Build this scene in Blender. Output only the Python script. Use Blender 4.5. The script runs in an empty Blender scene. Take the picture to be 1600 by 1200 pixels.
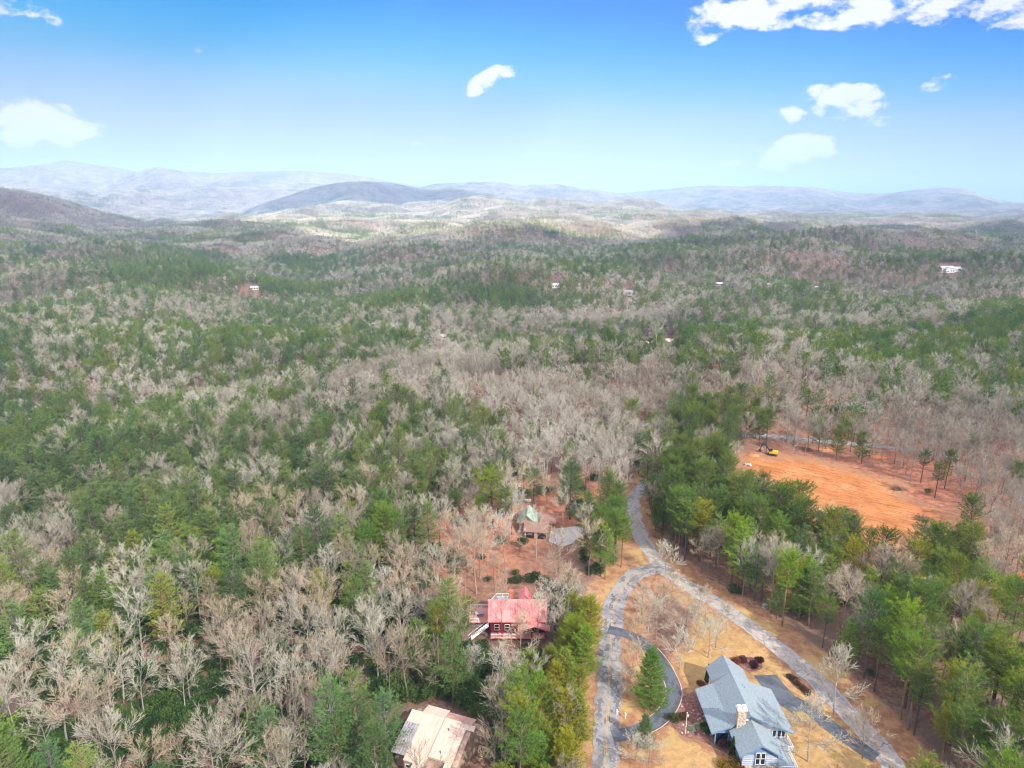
import bpy, math, random
import numpy as np
from mathutils import Vector, Matrix
from mathutils.geometry import delaunay_2d_cdt

# ---------------------------------------------------------------- scene, camera, light
S = bpy.context.scene
C = S.collection
CAM_H = 105.0
FOC = 1067.0                       # focal length in pixels of a 1600 px wide frame
PITCH = math.atan(288 / FOC)
cam_d = bpy.data.cameras.new('camera'); cam = bpy.data.objects.new('camera', cam_d); C.objects.link(cam)
cam_d.sensor_width = 36.0; cam_d.lens = 36.0 * FOC / 1600.0
cam_d.clip_start = 0.5; cam_d.clip_end = 60000
cam.location = (0, 0, CAM_H); cam.rotation_euler = (math.radians(90) - PITCH, 0, 0)
S.camera = cam

SUN_EL = math.radians(38.0)
SUN_AZ = math.radians(142.0)       # compass angle from +Y, clockwise: behind the camera on the right
sun_dir = Vector((math.sin(SUN_AZ) * math.cos(SUN_EL), math.cos(SUN_AZ) * math.cos(SUN_EL), math.sin(SUN_EL)))
sd = bpy.data.lights.new('sun', 'SUN'); sun = bpy.data.objects.new('sun', sd); C.objects.link(sun)
sd.energy = 5.0; sd.angle = math.radians(0.6); sd.color = (1.0, 0.95, 0.87)
sun.rotation_euler = sun_dir.to_track_quat('Z', 'Y').to_euler()
sun.location = (0, 0, 400)

W = bpy.data.worlds.new('World'); S.world = W; W.use_nodes = True
wn, wl = W.node_tree.nodes, W.node_tree.links
wn.clear()
def N(nodes, t, **kw):
    n = nodes.new(t)
    for k, v in kw.items():
        if k.startswith('i_'):
            n.inputs[int(k[2:])].default_value = v
        else:
            setattr(n, k, v)
    return n
w_out = N(wn, 'ShaderNodeOutputWorld'); bg = N(wn, 'ShaderNodeBackground')
EXPOSURE = 2.12; SKY_GAIN = 10.0 / 2 ** EXPOSURE
sky = N(wn, 'ShaderNodeTexSky', sky_type='NISHITA', sun_disc=False, sun_elevation=SUN_EL, sun_rotation=SUN_AZ,
        altitude=400.0, air_density=1.0, dust_density=0.35, ozone_density=2.2)
# colour grade of the sky, as the picture's own processing: scale down, tone curves, scale up
sc1 = N(wn, 'ShaderNodeVectorMath', operation='SCALE'); sc1.inputs['Scale'].default_value = 0.09; wl.new(sky.outputs[0], sc1.inputs[0])
crv = N(wn, 'ShaderNodeRGBCurve'); wl.new(sc1.outputs[0], crv.inputs['Color'])
def curve(i, pts):
    c = crv.mapping.curves[i]
    while len(c.points) < len(pts): c.points.new(.5, .5)
    for p, q in zip(c.points, pts): p.location = q
curve(0, [(0, 0), (.17, .0), (.21, .0), (.25, .05), (.29, .15), (.361, .38), (.515, .58), (.7, .66), (1, .82)])
curve(1, [(0, 0), (.305, .28), (.352, .39), (.429, .53), (.527, .645), (.651, .70), (1, .86)])
curve(2, [(0, 0), (.3, .80), (.45, .98), (.65, 1.0), (1, 1.05)]); crv.mapping.update()
hsv = N(wn, 'ShaderNodeVectorMath', operation='SCALE'); hsv.inputs['Scale'].default_value = SKY_GAIN; wl.new(crv.outputs[0], hsv.inputs[0])
bg.inputs['Strength'].default_value = 0.10
# clouds: soft ragged patches at given directions of the sky
geo = N(wn, 'ShaderNodeTexCoord')
def pix_dir(px, py):
    u = (px - 800) / FOC; v = (600 - py) / FOC
    return Vector((u, math.cos(PITCH) + v * math.sin(PITCH), -math.sin(PITCH) + v * math.cos(PITCH))).normalized()
sep = N(wn, 'ShaderNodeSeparateXYZ'); wl.new(geo.outputs['Generated'], sep.inputs[0])
def wmath(op, a, b=None, c=None):
    n = N(wn, 'ShaderNodeMath', operation=op)
    for i, v in enumerate((a, b, c)):
        if v is None: continue
        if isinstance(v, (int, float)): n.inputs[i].default_value = v
        else: wl.new(v, n.inputs[i])
    return n.outputs[0]
noi = N(wn, 'ShaderNodeTexNoise'); noi.inputs['Scale'].default_value = 22.0; noi.inputs['Detail'].default_value = 9.0; noi.inputs['Roughness'].default_value = 0.6
mp = N(wn, 'ShaderNodeMapping'); mp.inputs['Scale'].default_value = (1, 1, 1.9)
wl.new(geo.outputs['Generated'], mp.inputs[0]); wl.new(mp.outputs[0], noi.inputs['Vector'])
CLOUDS = [  # px, py, half width, half height, tilt, strength
    (55, 192, 76, 30, -6, 1.25), (20, 212, 60, 24, 0, 1.2), (110, 207, 42, 16, -8, 1.0), (30, 12, 44, 17, 0, .55), (72, 28, 20, 14, 0, .4),
    (742, 137, 24, 14, 38, 1.1), (765, 122, 34, 13, 28, 1.1), (792, 111, 34, 11, 14, 1.0), (818, 108, 18, 6, -5, .8),
    (1115, 30, 58, 28, 18, .95), (1185, 14, 90, 36, 8, 1.0), (1215, 28, 34, 17, 8, .8), (1320, 2, 130, 28, 0, .95), (1480, 2, 180, 26, 0, .95), (1600, 8, 120, 28, -4, .9),
    (1330, 160, 56, 26, -8, 1.15), (1355, 168, 38, 28, -12, 1.0), (1268, 146, 20, 16, 15, .85), (1232, 180, 26, 15, 2, .9),
    (1245, 238, 60, 25, 5, 1.4), (1150, 247, 34, 11, 10, .7), (1080, 272, 28, 14, 8, .45), (1465, 130, 24, 11, 15, .6),
    (1425, 185, 18, 9, 0, .3), (640, 225, 30, 7, 0, .3), (320, 60, 22, 34, -10, .2), (685, 153, 14, 7, 0, .3), (1585, 130, 22, 8, 20, .4)]
acc = None
for (px, py, rx, ry, tilt, s) in CLOUDS:
    d = pix_dir(px, py)
    right = Vector((d.y, -d.x, 0)).normalized(); up = right.cross(d).normalized()
    if up.z < 0: up = -up
    t = math.radians(tilt)
    ax = right * math.cos(t) + up * math.sin(t); ay = up * math.cos(t) - right * math.sin(t)
    def dot(v, k):
        n = N(wn, 'ShaderNodeVectorMath', operation='DOT_PRODUCT'); n.inputs[1].default_value = v * k
        wl.new(geo.outputs['Generated'], n.inputs[0]); return n.outputs['Value']
    a_ = wmath('MULTIPLY', dot(ax, FOC / rx), 1.0); b_ = wmath('MULTIPLY', dot(ay, FOC / ry), 1.0)
    a_ = wmath('SUBTRACT', a_, d.dot(ax) * FOC / rx); b_ = wmath('SUBTRACT', b_, d.dot(ay) * FOC / ry)
    r2 = wmath('ADD', wmath('MULTIPLY', a_, a_), wmath('MULTIPLY', b_, b_))
    fall = wmath('MULTIPLY', wmath('SUBTRACT', 1.2, r2), s)
    # only the half of the sky that holds this cloud
    fr = dot(d, 1.0); fall = wmath('MULTIPLY', fall, wmath('GREATER_THAN', fr, 0.5))
    fall = wmath('MAXIMUM', fall, 0.0)
    acc = fall if acc is None else wmath('MAXIMUM', acc, fall)
nz = wmath('MULTIPLY', wmath('SUBTRACT', noi.outputs['Fac'], 0.5), 6.2)
cl = wmath('ADD', acc, wmath('SUBTRACT', wmath('MULTIPLY', nz, wmath('MINIMUM', wmath('MULTIPLY', acc, 3.0), 1.0)), 0.42))
ramp = N(wn, 'ShaderNodeMapRange', interpolation_type='SMOOTHSTEP'); wl.new(cl, ramp.inputs[0])
ramp.inputs[1].default_value = 0.0; ramp.inputs[2].default_value = 0.9; ramp.inputs[4].default_value = 0.95
mixc = N(wn, 'ShaderNodeMix', data_type='RGBA'); wl.new(ramp.outputs[0], mixc.inputs['Factor'])
wl.new(hsv.outputs[0], mixc.inputs[6]); mixc.inputs[7].default_value = (SKY_GAIN * 1.22, SKY_GAIN * 1.20, SKY_GAIN * 1.18, 1)
wl.new(mixc.outputs[2], bg.inputs['Color']); wl.new(bg.outputs[0], w_out.inputs[0])
W.cycles.sampling_method = 'MANUAL'; W.cycles.sample_map_resolution = 512

S.view_settings.view_transform = 'Standard'; S.view_settings.look = 'None'
S.view_settings.gamma = 1.0; S.view_settings.use_curve_mapping = False
S.view_settings.exposure = EXPOSURE
S.cycles.max_bounces = 4; S.cycles.diffuse_bounces = 3; S.cycles.glossy_bounces = 1; S.cycles.transmission_bounces = 2
S.cycles.volume_bounces = 0; S.cycles.transparent_max_bounces = 6
S.cycles.use_denoising = True
S.cycles.filter_width = 1.15
S.cycles.pixel_filter_type = 'BLACKMAN_HARRIS'
S.cycles.use_adaptive_sampling = True; S.cycles.adaptive_threshold = 0.02
S.cycles.sample_clamp_indirect = 6.0
S.render.use_persistent_data = False
S.cycles.caustics_reflective = False; S.cycles.caustics_refractive = False

# ---------------------------------------------------------------- numbers: noise, terrain, projection
def _hash(ix, iy, seed):
    h = (ix.astype(np.int64) * 374761393 + iy.astype(np.int64) * 668265263 + seed * 1442695041) & 0x7fffffff
    h = ((h ^ (h >> 13)) * 1274126177) & 0x7fffffff
    return ((h ^ (h >> 16)) & 0xffff) / 65535.0
def vnoise(x, y, seed=0):
    x = np.asarray(x, float); y = np.asarray(y, float)
    ix = np.floor(x); iy = np.floor(y); fx = x - ix; fy = y - iy
    fx = fx * fx * fx * (fx * (fx * 6 - 15) + 10); fy = fy * fy * fy * (fy * (fy * 6 - 15) + 10)
    a = _hash(ix, iy, seed); b = _hash(ix + 1, iy, seed); c = _hash(ix, iy + 1, seed); d = _hash(ix + 1, iy + 1, seed)
    return (a + (b - a) * fx + (c - a) * fy + (a - b - c + d) * fx * fy) * 2 - 1
def fbm(x, y, oct=4, seed=0):
    s = 0; a = 1.0; t = 0
    for o in range(oct):
        s = s + a * vnoise(np.asarray(x) * 2 ** o, np.asarray(y) * 2 ** o, seed + o); t += a; a *= 0.5
    return s / t * 1.6
def sstep(x, a, b):
    t = np.clip((np.asarray(x, float) - a) / (b - a), 0, 1); return t * t * (3 - 2 * t)
def ray(px, py):
    u = (px - 800) / FOC; v = (600 - py) / FOC
    return np.array([u, math.cos(PITCH) + v * math.sin(PITCH), -math.sin(PITCH) + v * math.cos(PITCH)])
def proj(x, y, z):
    x = np.asarray(x, float); dz = np.asarray(z, float) - CAM_H
    dep = np.asarray(y) * math.cos(PITCH) - dz * math.sin(PITCH)
    up = np.asarray(y) * math.sin(PITCH) + dz * math.cos(PITCH)
    dep = np.maximum(dep, 1.0)
    return 800 + FOC * x / dep, 600 - FOC * up / dep, dep
# hills of the skyline: ground distance, half depth, profile of (azimuth pixel, top pixel row)
HILLS = [
    (9600, 1300, [(-500, 268), (-200, 266), (0, 263), (60, 257), (105, 249), (150, 257), (190, 262), (215, 268), (300, 267), (345, 271), (400, 270), (480, 269), (545, 273), (590, 280), (650, 290), (700, 303), (760, 316)]),
    (8000, 900, [(60, 324), (110, 310), (160, 292), (205, 272), (240, 260), (280, 267), (300, 275), (325, 282), (365, 269), (400, 276), (450, 284), (520, 290), (600, 300), (700, 316), (740, 322)]),
    (7000, 600, [(-100, 285), (0, 290), (60, 293), (150, 297), (240, 296), (330, 291), (430, 292), (520, 296), (600, 300), (680, 310), (760, 325)]),
    (3700, 330, [(-500, 284), (-150, 288), (0, 292), (35, 296), (65, 302), (110, 314), (160, 329), (220, 343)]),
    (5600, 700, [(380, 334), (400, 322), (450, 306), (490, 293), (520, 287), (560, 284), (610, 285), (660, 294), (700, 293), (760, 302), (830, 318), (880, 332)]),
    (7000, 700, [(540, 328), (600, 306), (680, 287), (740, 284), (785, 285), (815, 291), (840, 288), (870, 287), (910, 294), (960, 301), (1010, 308), (1060, 320), (1100, 329)]),
    (8800, 1000, [(860, 324), (900, 314), (950, 303), (1000, 299), (1045, 295), (1090, 291), (1110, 290), (1160, 292), (1185, 290), (1270, 293), (1330, 301), (1380, 303), (1430, 297), (1475, 293), (1500, 294), (1530, 303), (1560, 312), (1640, 322), (1900, 330)]),
]
def _hill_table(prof, r):
    az = [math.atan2(*(lambda d: (d[0], d[1]))(ray(px, py))) for px, py in prof]
    hh = []
    for px, py in prof:
        d = ray(px, py); g = math.hypot(d[0], d[1]); hh.append(CAM_H + r * d[2] / g)
    hh = np.array(hh) - (16 if r < 8200 else 0)
    return np.array(az), hh
HT = [(r, w) + _hill_table(p, r) for r, w, p in HILLS]
def terrain(x, y):
    x = np.asarray(x, float); y = np.asarray(y, float)
    r = np.hypot(x, y); az = np.arctan2(x, y)
    z = 1.2 * np.sin(x / 47.0 + 0.6) * np.cos(y / 61.0)
    near_l = sstep(-x, 20, 240)
    z = z - 13 * near_l * sstep(r, 0, 400)
    # ridge of bare wood beyond the clearing, then a valley
    rf = sstep(r, 230, 420)
    z = z + rf * (9 * np.exp(-((y - 405 - 0.12 * x) / 95.0) ** 2) * sstep(x, -160, 60)
                  - 34 * np.exp(-((y - 640 - 0.2 * x) / 150.0) ** 2) * sstep(x, -350, 50)
                  + 22 * np.exp(-((x - 420) / 150.0) ** 2 - ((y - 560) / 90.0) ** 2)
                  + 27 * fbm(x / 270.0, y / 180.0, 2, 5) - 3)
    mf = sstep(r, 600, 1300)
    z = z + mf * (66 * np.abs(fbm(x / 800.0 + 3.1, y / 430.0, 3, 11)) * (1 - .45 * sstep(r, 2300, 3400)) - 34)
    ff = sstep(r, 2200, 5000)
    z = z + ff * (34 * fbm(x / 1700.0, y / 1300.0, 4, 23) - 6)
    z = z + 78 * np.exp(-((r - 4150) / 900.0) ** 2) * sstep(az, -0.5, -0.3) * sstep(-az, -0.34, -.05)
    base = z
    for (rr, w, ta, th) in HT:
        top = np.interp(az, ta, th, left=th[0] if ta[0] < -0.65 else -60, right=th[-1] if ta[-1] > 0.6 else -60)
        n = 1 + 0.18 * fbm(x / 1500.0, y / 1500.0, 4, int(rr) % 97)
        rr2 = rr + w * 0.35 * fbm(az * 9.0, az * 0 + 3.3, 3, int(rr) % 89)
        g = np.exp(-((r - rr2) / (w * n)) ** 2)
        spur = 1 - 0.16 * np.abs(fbm(x / 700.0, y / 700.0, 4, int(rr) % 83)) * (1 - g) * 3
        z = np.maximum(z, base + (top - base) * g * np.clip(spur, .3, 1))
    # flat shelf for the near houses and roads
    return z
def P(px, py, zo=0.0):
    d = ray(px, py); t = np.geomspace(60, 20000, 2500) / math.hypot(d[0], d[1])
    z = CAM_H + d[2] * t; hz = terrain(d[0] * t, d[1] * t) + zo
    i = int(np.argmax(z < hz)) if (z < hz).any() else len(t) - 1
    if i > 0:
        a = (z[i - 1] - hz[i - 1]); b = (hz[i] - z[i]); k = a / (a + b + 1e-9); tt = t[i - 1] + (t[i] - t[i - 1]) * k
    else: tt = t[0]
    x, y = d[0] * tt, d[1] * tt
    return float(x), float(y), float(terrain(x, y))
def hz(x, y): return float(terrain(x, y))

# ---------------------------------------------------------------- materials
def mat(name, col, rough=0.85, var=0.12, scale=1.0, detail=4, bump=0.0, bscale=None, col2=None, spec=0.3, metal=0.0, stretch=None, objinfo=False, coords='Object'):
    m = bpy.data.materials.new(name); m.use_nodes = True
    n, l = m.node_tree.nodes, m.node_tree.links
    b = n['Principled BSDF']; b.inputs['Roughness'].default_value = rough; b.inputs['Metallic'].default_value = metal
    b.inputs['Specular IOR Level'].default_value = spec
    tc = N(n, 'ShaderNodeTexCoord'); src = tc.outputs[coords]
    if stretch:
        mpn = N(n, 'ShaderNodeMapping'); mpn.inputs['Scale'].default_value = stretch[:3]
        if len(stretch) > 3: mpn.inputs['Rotation'].default_value = (0, 0, stretch[3])
        l.new(src, mpn.inputs[0]); src = mpn.outputs[0]
    nz = N(n, 'ShaderNodeTexNoise'); nz.inputs['Scale'].default_value = scale; nz.inputs['Detail'].default_value = detail; nz.inputs['Roughness'].default_value = 0.65
    l.new(src, nz.inputs['Vector'])
    mr = N(n, 'ShaderNodeMapRange'); l.new(nz.outputs['Fac'], mr.inputs[0]); mr.inputs[1].default_value = 0.3; mr.inputs[2].default_value = 0.7
    mx = N(n, 'ShaderNodeMix', data_type='RGBA'); l.new(mr.outputs[0], mx.inputs['Factor'])
    c1 = tuple(max(0, c * (1 - var)) for c in col); c2 = tuple(c * (1 + var) for c in col) if col2 is None else col2
    mx.inputs[6].default_value = (*c1, 1); mx.inputs[7].default_value = (*c2, 1)
    out = mx.outputs[2]
    if objinfo:
        oi = N(n, 'ShaderNodeObjectInfo'); mm = N(n, 'ShaderNodeMix', data_type='RGBA', blend_type='MULTIPLY'); mm.inputs['Factor'].default_value = 1
        l.new(out, mm.inputs[6]); l.new(oi.outputs['Color'], mm.inputs[7]); out = mm.outputs[2]
    l.new(out, b.inputs['Base Color'])
    if bump:
        bn = N(n, 'ShaderNodeTexNoise'); bn.inputs['Scale'].default_value = bscale or scale * 3; bn.inputs['Detail'].default_value = 5
        l.new(src, bn.inputs['Vector'])
        bp = N(n, 'ShaderNodeBump'); bp.inputs['Strength'].default_value = bump; bp.inputs['Distance'].default_value = 0.1
        l.new(bn.outputs['Fac'], bp.inputs['Height']); l.new(bp.outputs[0], b.inputs['Normal'])
    return m

def foliage_mat(name, cols, rnd=0.35, trans=0.48, rough=0.6, regional=0.0):
    """cols: list of colours along a ramp driven by the random number of the object and by a fine noise."""
    m = bpy.data.materials.new(name); m.use_nodes = True
    n, l = m.node_tree.nodes, m.node_tree.links
    b = n['Principled BSDF']; out = n['Material Output']
    oi = N(n, 'ShaderNodeObjectInfo'); tc = N(n, 'ShaderNodeTexCoord')
    nz = N(n, 'ShaderNodeTexNoise'); nz.inputs['Scale'].default_value = 0.9; nz.inputs['Detail'].default_value = 3
    l.new(tc.outputs['Object'], nz.inputs['Vector'])
    ad = N(n, 'ShaderNodeMath', operation='MULTIPLY_ADD'); l.new(nz.outputs['Fac'], ad.inputs[0]); ad.inputs[1].default_value = 1.3; ad.inputs[2].default_value = -0.4
    mx = N(n, 'ShaderNodeMix'); mx.inputs[0].default_value = rnd; l.new(ad.outputs[0], mx.inputs[2]); l.new(oi.outputs['Random'], mx.inputs[3])
    fac = mx.outputs[0]
    if regional:
        n2 = N(n, 'ShaderNodeTexNoise'); n2.inputs['Scale'].default_value = 0.006; n2.inputs['Detail'].default_value = 3; l.new(oi.outputs['Location'], n2.inputs['Vector'])
        mr = N(n, 'ShaderNodeMapRange'); l.new(n2.outputs['Fac'], mr.inputs[0]); mr.inputs[1].default_value = .32; mr.inputs[2].default_value = .68
        m3 = N(n, 'ShaderNodeMix'); m3.inputs[0].default_value = regional; l.new(fac, m3.inputs[2]); l.new(mr.outputs[0], m3.inputs[3]); fac = m3.outputs[0]
    rp = N(n, 'ShaderNodeValToRGB'); l.new(fac, rp.inputs[0])
    e = rp.color_ramp.elements
    while len(e) > 1: e.remove(e[-1])
    for i, c in enumerate(cols):
        p = 0.12 + 0.76 * i / max(1, len(cols) - 1)
        el = e[0] if i == 0 else e.new(p)
        el.position = p; el.color = (*c, 1)
    mm = N(n, 'ShaderNodeMix', data_type='RGBA', blend_type='MULTIPLY'); mm.inputs['Factor'].default_value = 1
    l.new(rp.outputs[0], mm.inputs[6]); l.new(oi.outputs['Color'], mm.inputs[7])
    l.new(mm.outputs[2], b.inputs['Base Color']); b.inputs['Roughness'].default_value = rough; b.inputs['Specular IOR Level'].default_value = 0.25
    if trans > 0:
        tr = N(n, 'ShaderNodeBsdfTranslucent'); l.new(mm.outputs[2], tr.inputs[0])
        ms = N(n, 'ShaderNodeMixShader'); ms.inputs[0].default_value = trans
        l.new(b.outputs[0], ms.inputs[1]); l.new(tr.outputs[0], ms.inputs[2]); l.new(ms.outputs[0], out.inputs[0])
    return m

M_needle = foliage_mat('pine_needles', [(0.08, 0.15, 0.032), (0.15, 0.225, 0.035), (0.24, 0.285, 0.036), (0.32, 0.31, 0.036)], rnd=.5, regional=.25)
M_needle_blue = foliage_mat('white_pine_needles', [(0.08, 0.15, 0.055), (0.15, 0.24, 0.07), (0.24, 0.31, 0.07), (0.33, 0.34, 0.07)], rnd=.5, regional=.25)
M_shrubleaf = foliage_mat('shrub_leaves', [(0.04, 0.085, 0.024), (0.07, 0.14, 0.034), (0.12, 0.18, 0.040), (0.16, 0.16, 0.045)], rnd=.5, rough=.45)
M_twig = foliage_mat('pale_twigs', [(0.19, 0.165, 0.125), (0.345, 0.31, 0.24), (0.45, 0.42, 0.34), (0.53, 0.51, 0.44)], rnd=.45, trans=0.0, rough=.9, regional=.45)
M_bark = foliage_mat('grey_bark', [(0.14, 0.115, 0.095), (0.24, 0.21, 0.18), (0.38, 0.35, 0.30)], rnd=.55, trans=0, rough=.9)
M_pinebark = foliage_mat('pine_bark', [(0.085, 0.060, 0.045), (0.14, 0.10, 0.08), (0.19, 0.15, 0.12)], rnd=.5, trans=0, rough=.95)

# ---------------------------------------------------------------- object helpers
class MB:
    """collects vertices and faces of one mesh object"""
    def __init__(s): s.v = []; s.f = []; s.m = []
    def add(s, vs, fs, mi=0):
        o = len(s.v); s.v += [tuple(map(float, q)) for q in vs]; s.f += [tuple(i + o for i in f) for f in fs]; s.m += [mi] * len(fs); return s
    def box(s, x0, x1, y0, y1, z0, z1, mi=0):
        vs = [(x0, y0, z0), (x1, y0, z0), (x1, y1, z0), (x0, y1, z0), (x0, y0, z1), (x1, y0, z1), (x1, y1, z1), (x0, y1, z1)]
        return s.add(vs, [(0, 3, 2, 1), (4, 5, 6, 7), (0, 1, 5, 4), (1, 2, 6, 5), (2, 3, 7, 6), (3, 0, 4, 7)], mi)
    def slab(s, quad, t):
        """a quad (or polygon) given thickness t downward"""
        n = len(quad); lo = [(a, b, c - t) for a, b, c in quad]
        fs = [tuple(range(n)), tuple(range(2 * n - 1, n - 1, -1))] + [(i, n + i, n + (i + 1) % n, (i + 1) % n) for i in range(n)]
        return s.add(list(quad) + lo, fs)
    def prism(s, poly, a0, a1, axis='y'):
        """2D polygon extruded along an axis; for 'y' poly is (x,z), for 'x' poly is (y,z)"""
        n = len(poly)
        f = (lambda p, a: (p[0], a, p[1])) if axis == 'y' else (lambda p, a: (a, p[0], p[1]))
        vs = [f(p, a0) for p in poly] + [f(p, a1) for p in poly]
        return s.add(vs, [tuple(range(n)), tuple(range(2 * n - 1, n - 1, -1))] + [(i, n + i, n + (i + 1) % n, (i + 1) % n) for i in range(n)])
    def tube(s, pts, rad, k=6, mi=0, cap=True):
        pts = [Vector(p) for p in pts]; rings = []
        o = len(s.v)
        for i, p in enumerate(pts):
            d = (pts[min(i + 1, len(pts) - 1)] - pts[max(i - 1, 0)])
            if d.length < 1e-6: d = Vector((0, 0, 1))
            d.normalize()
            a = d.cross(Vector((0.31, 0.17, 0.93)) if abs(d.z) < 0.9 else Vector((1, 0, 0))).normalized(); b = d.cross(a)
            r = rad[i] if isinstance(rad, (list, tuple)) else rad
            for j in range(k):
                t = 2 * math.pi * j / k
                q = p + a * (math.cos(t) * r) + b * (math.sin(t) * r); s.v.append((q.x, q.y, q.z))
        for i in range(len(pts) - 1):
            for j in range(k):
                s.f.append((o + i * k + j, o + i * k + (j + 1) % k, o + (i + 1) * k + (j + 1) % k, o + (i + 1) * k + j)); s.m.append(mi)
        if cap:
            s.f.append(tuple(o + j for j in range(k))); s.m.append(mi)
            s.f.append(tuple(o + (len(pts) - 1) * k + j for j in range(k - 1, -1, -1))); s.m.append(mi)
        return s
    def blob(s, c, rx, ry, rz, rng, seg=10, rings=7, rough=.15):
        o = len(s.v)
        for i in range(rings + 1):
            ph = math.pi * i / rings
            for j in range(seg):
                th = 2 * math.pi * j / seg; q = 1 + rng.uniform(-rough, rough)
                s.v.append((c[0] + rx * q * math.sin(ph) * math.cos(th), c[1] + ry * q * math.sin(ph) * math.sin(th), c[2] + rz * q * math.cos(ph)))
        for i in range(rings):
            for j in range(seg):
                s.f.append((o + i * seg + j, o + (i + 1) * seg + j, o + (i + 1) * seg + (j + 1) % seg, o + i * seg + (j + 1) % seg)); s.m.append(0)
        return s
    def mesh(s, name, mats):
        me = bpy.data.meshes.new(name); me.from_pydata(s.v, [], s.f)
        if not isinstance(mats, (list, tuple)): mats = [mats]
        for m in mats: me.materials.append(m)
        if any(s.m): me.polygons.foreach_set('material_index', s.m)
        me.validate(); me.update(); return me
    def build(s, name, mats, parent=None):
        o = bpy.data.objects.new(name, s.mesh(name, mats)); C.objects.link(o); o.parent = parent; return o
def tag(o, label=None, cat=None, group=None, kind=None):
    if label: o['label'] = label
    if cat: o['category'] = cat
    if group: o['group'] = group
    if kind: o['kind'] = kind
    return o
def thing(name, label, cat, loc, rz=0.0, group=None):
    o = bpy.data.objects.new(name, None); C.objects.link(o); o.location = loc; o.rotation_euler = (0, 0, rz); o.empty_display_size = .5
    return tag(o, label, cat, group)
def link(name, me, parent=None, loc=None):
    o = bpy.data.objects.new(name, me); C.objects.link(o); o.parent = parent
    if loc: o.location = loc
    return o

# ---------------------------------------------------------------- places traced from the photograph (pixel -> ground)
def path_px(pts): return [P(x, y)[:2] for x, y in pts]
def smooth(pts, n=10):
    pts = [np.array(p) for p in pts]; out = []
    q = [2 * pts[0] - pts[1]] + pts + [2 * pts[-1] - pts[-2]]
    for i in range(1, len(q) - 2):
        for k in range(n):
            t = k / n; a, b, c, d = q[i - 1], q[i], q[i + 1], q[i + 2]
            out.append(0.5 * ((2 * b) + (-a + c) * t + (2 * a - 5 * b + 4 * c - d) * t * t + (-a + 3 * b - 3 * c + d) * t ** 3))
    out.append(pts[-1]); return np.array(out)
ROAD_A = smooth(path_px([(944, 1290), (945, 1200), (948, 1140), (951, 1080), (954, 1020), (956, 980), (959, 950), (970, 925), (985, 904), (1004, 893), (1030, 889), (1052, 898)]), 14)
ROAD_B = smooth(path_px([(1075, 738), (1040, 744), (1017, 752), (1000, 764), (991, 778), (990, 800), (998, 830), (1015, 860), (1033, 884), (1062, 908), (1100, 930), (1135, 953), (1180, 985), (1222, 1018), (1262, 1050), (1300, 1088), (1335, 1125), (1368, 1160), (1397, 1200), (1440, 1270)]), 12)
ROAD_C = smooth(path_px([(1120, 676), (1160, 679), (1220, 683), (1290, 690), (1370, 697), (1440, 706), (1500, 716)]), 10)
DRIVE = smooth(path_px([(950, 984), (975, 990), (1003, 1003), (1030, 1030), (1048, 1062), (1053, 1085), (1044, 1108), (1025, 1128), (1000, 1140), (975, 1148), (950, 1151)]), 12)
DRIVE_2 = smooth(path_px([(1238, 1095), (1262, 1108), (1290, 1130), (1320, 1152), (1350, 1172), (1372, 1186)]), 8)
CLEAR = path_px([(1148, 722), (1152, 706), (1180, 702), (1206, 709), (1250, 714), (1300, 723), (1369, 742), (1412, 757), (1445, 776), (1485, 800), (1498, 822), (1478, 846), (1440, 868), (1395, 872), (1340, 862), (1290, 835), (1240, 800), (1200, 768), (1165, 742)])
CLEAR_2 = path_px([(1500, 930), (1530, 905), (1600, 890), (1680, 905), (1690, 950), (1600, 950), (1540, 960)])
LAWN = path_px([(1085, 935), (1110, 948), (1150, 976), (1195, 1008), (1235, 1040), (1275, 1075), (1312, 1110), (1335, 1140), (1365, 1176), (1385, 1210), (1400, 1270), (1180, 1270), (1150, 1200), (1100, 1165), (1062, 1146), (1058, 1120), (1064, 1090), (1062, 1065), (1040, 1030), (1060, 1010), (1080, 970)])
LAWN_2 = path_px([(1026, 1144), (1045, 1133), (1065, 1150), (1100, 1165), (1135, 1180), (1150, 1215), (1140, 1300), (1020, 1300), (1015, 1180)])
PAD = path_px([(1178, 1056), (1212, 1055), (1232, 1078), (1262, 1106), (1240, 1116), (1205, 1092)])
CONC = path_px([(857, 846), (861, 827), (903, 822), (940, 838), (944, 846), (906, 838), (893, 850), (878, 854)])
def seg_dist(x, y, line):
    x = np.asarray(x, float); y = np.asarray(y, float); best = np.full(x.shape, 1e9)
    for a, b in zip(line[:-1], line[1:]):
        a = np.asarray(a, float); b = np.asarray(b, float); d = b - a; L = d @ d + 1e-9; t = np.clip(((x - a[0]) * d[0] + (y - a[1]) * d[1]) / L, 0, 1)
        best = np.minimum(best, np.hypot(x - a[0] - t * d[0], y - a[1] - t * d[1]))
    return best
def inside(x, y, poly):
    x = np.asarray(x, float); y = np.asarray(y, float); r = np.zeros(x.shape, bool); n = len(poly)
    for i in range(n):
        x1, y1 = poly[i][:2]; x2, y2 = poly[(i + 1) % n][:2]
        if y1 == y2: continue
        c = ((y1 > y) != (y2 > y)) & (x < (x2 - x1) * (y - y1) / (y2 - y1) + x1); r ^= c
    return r

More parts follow.
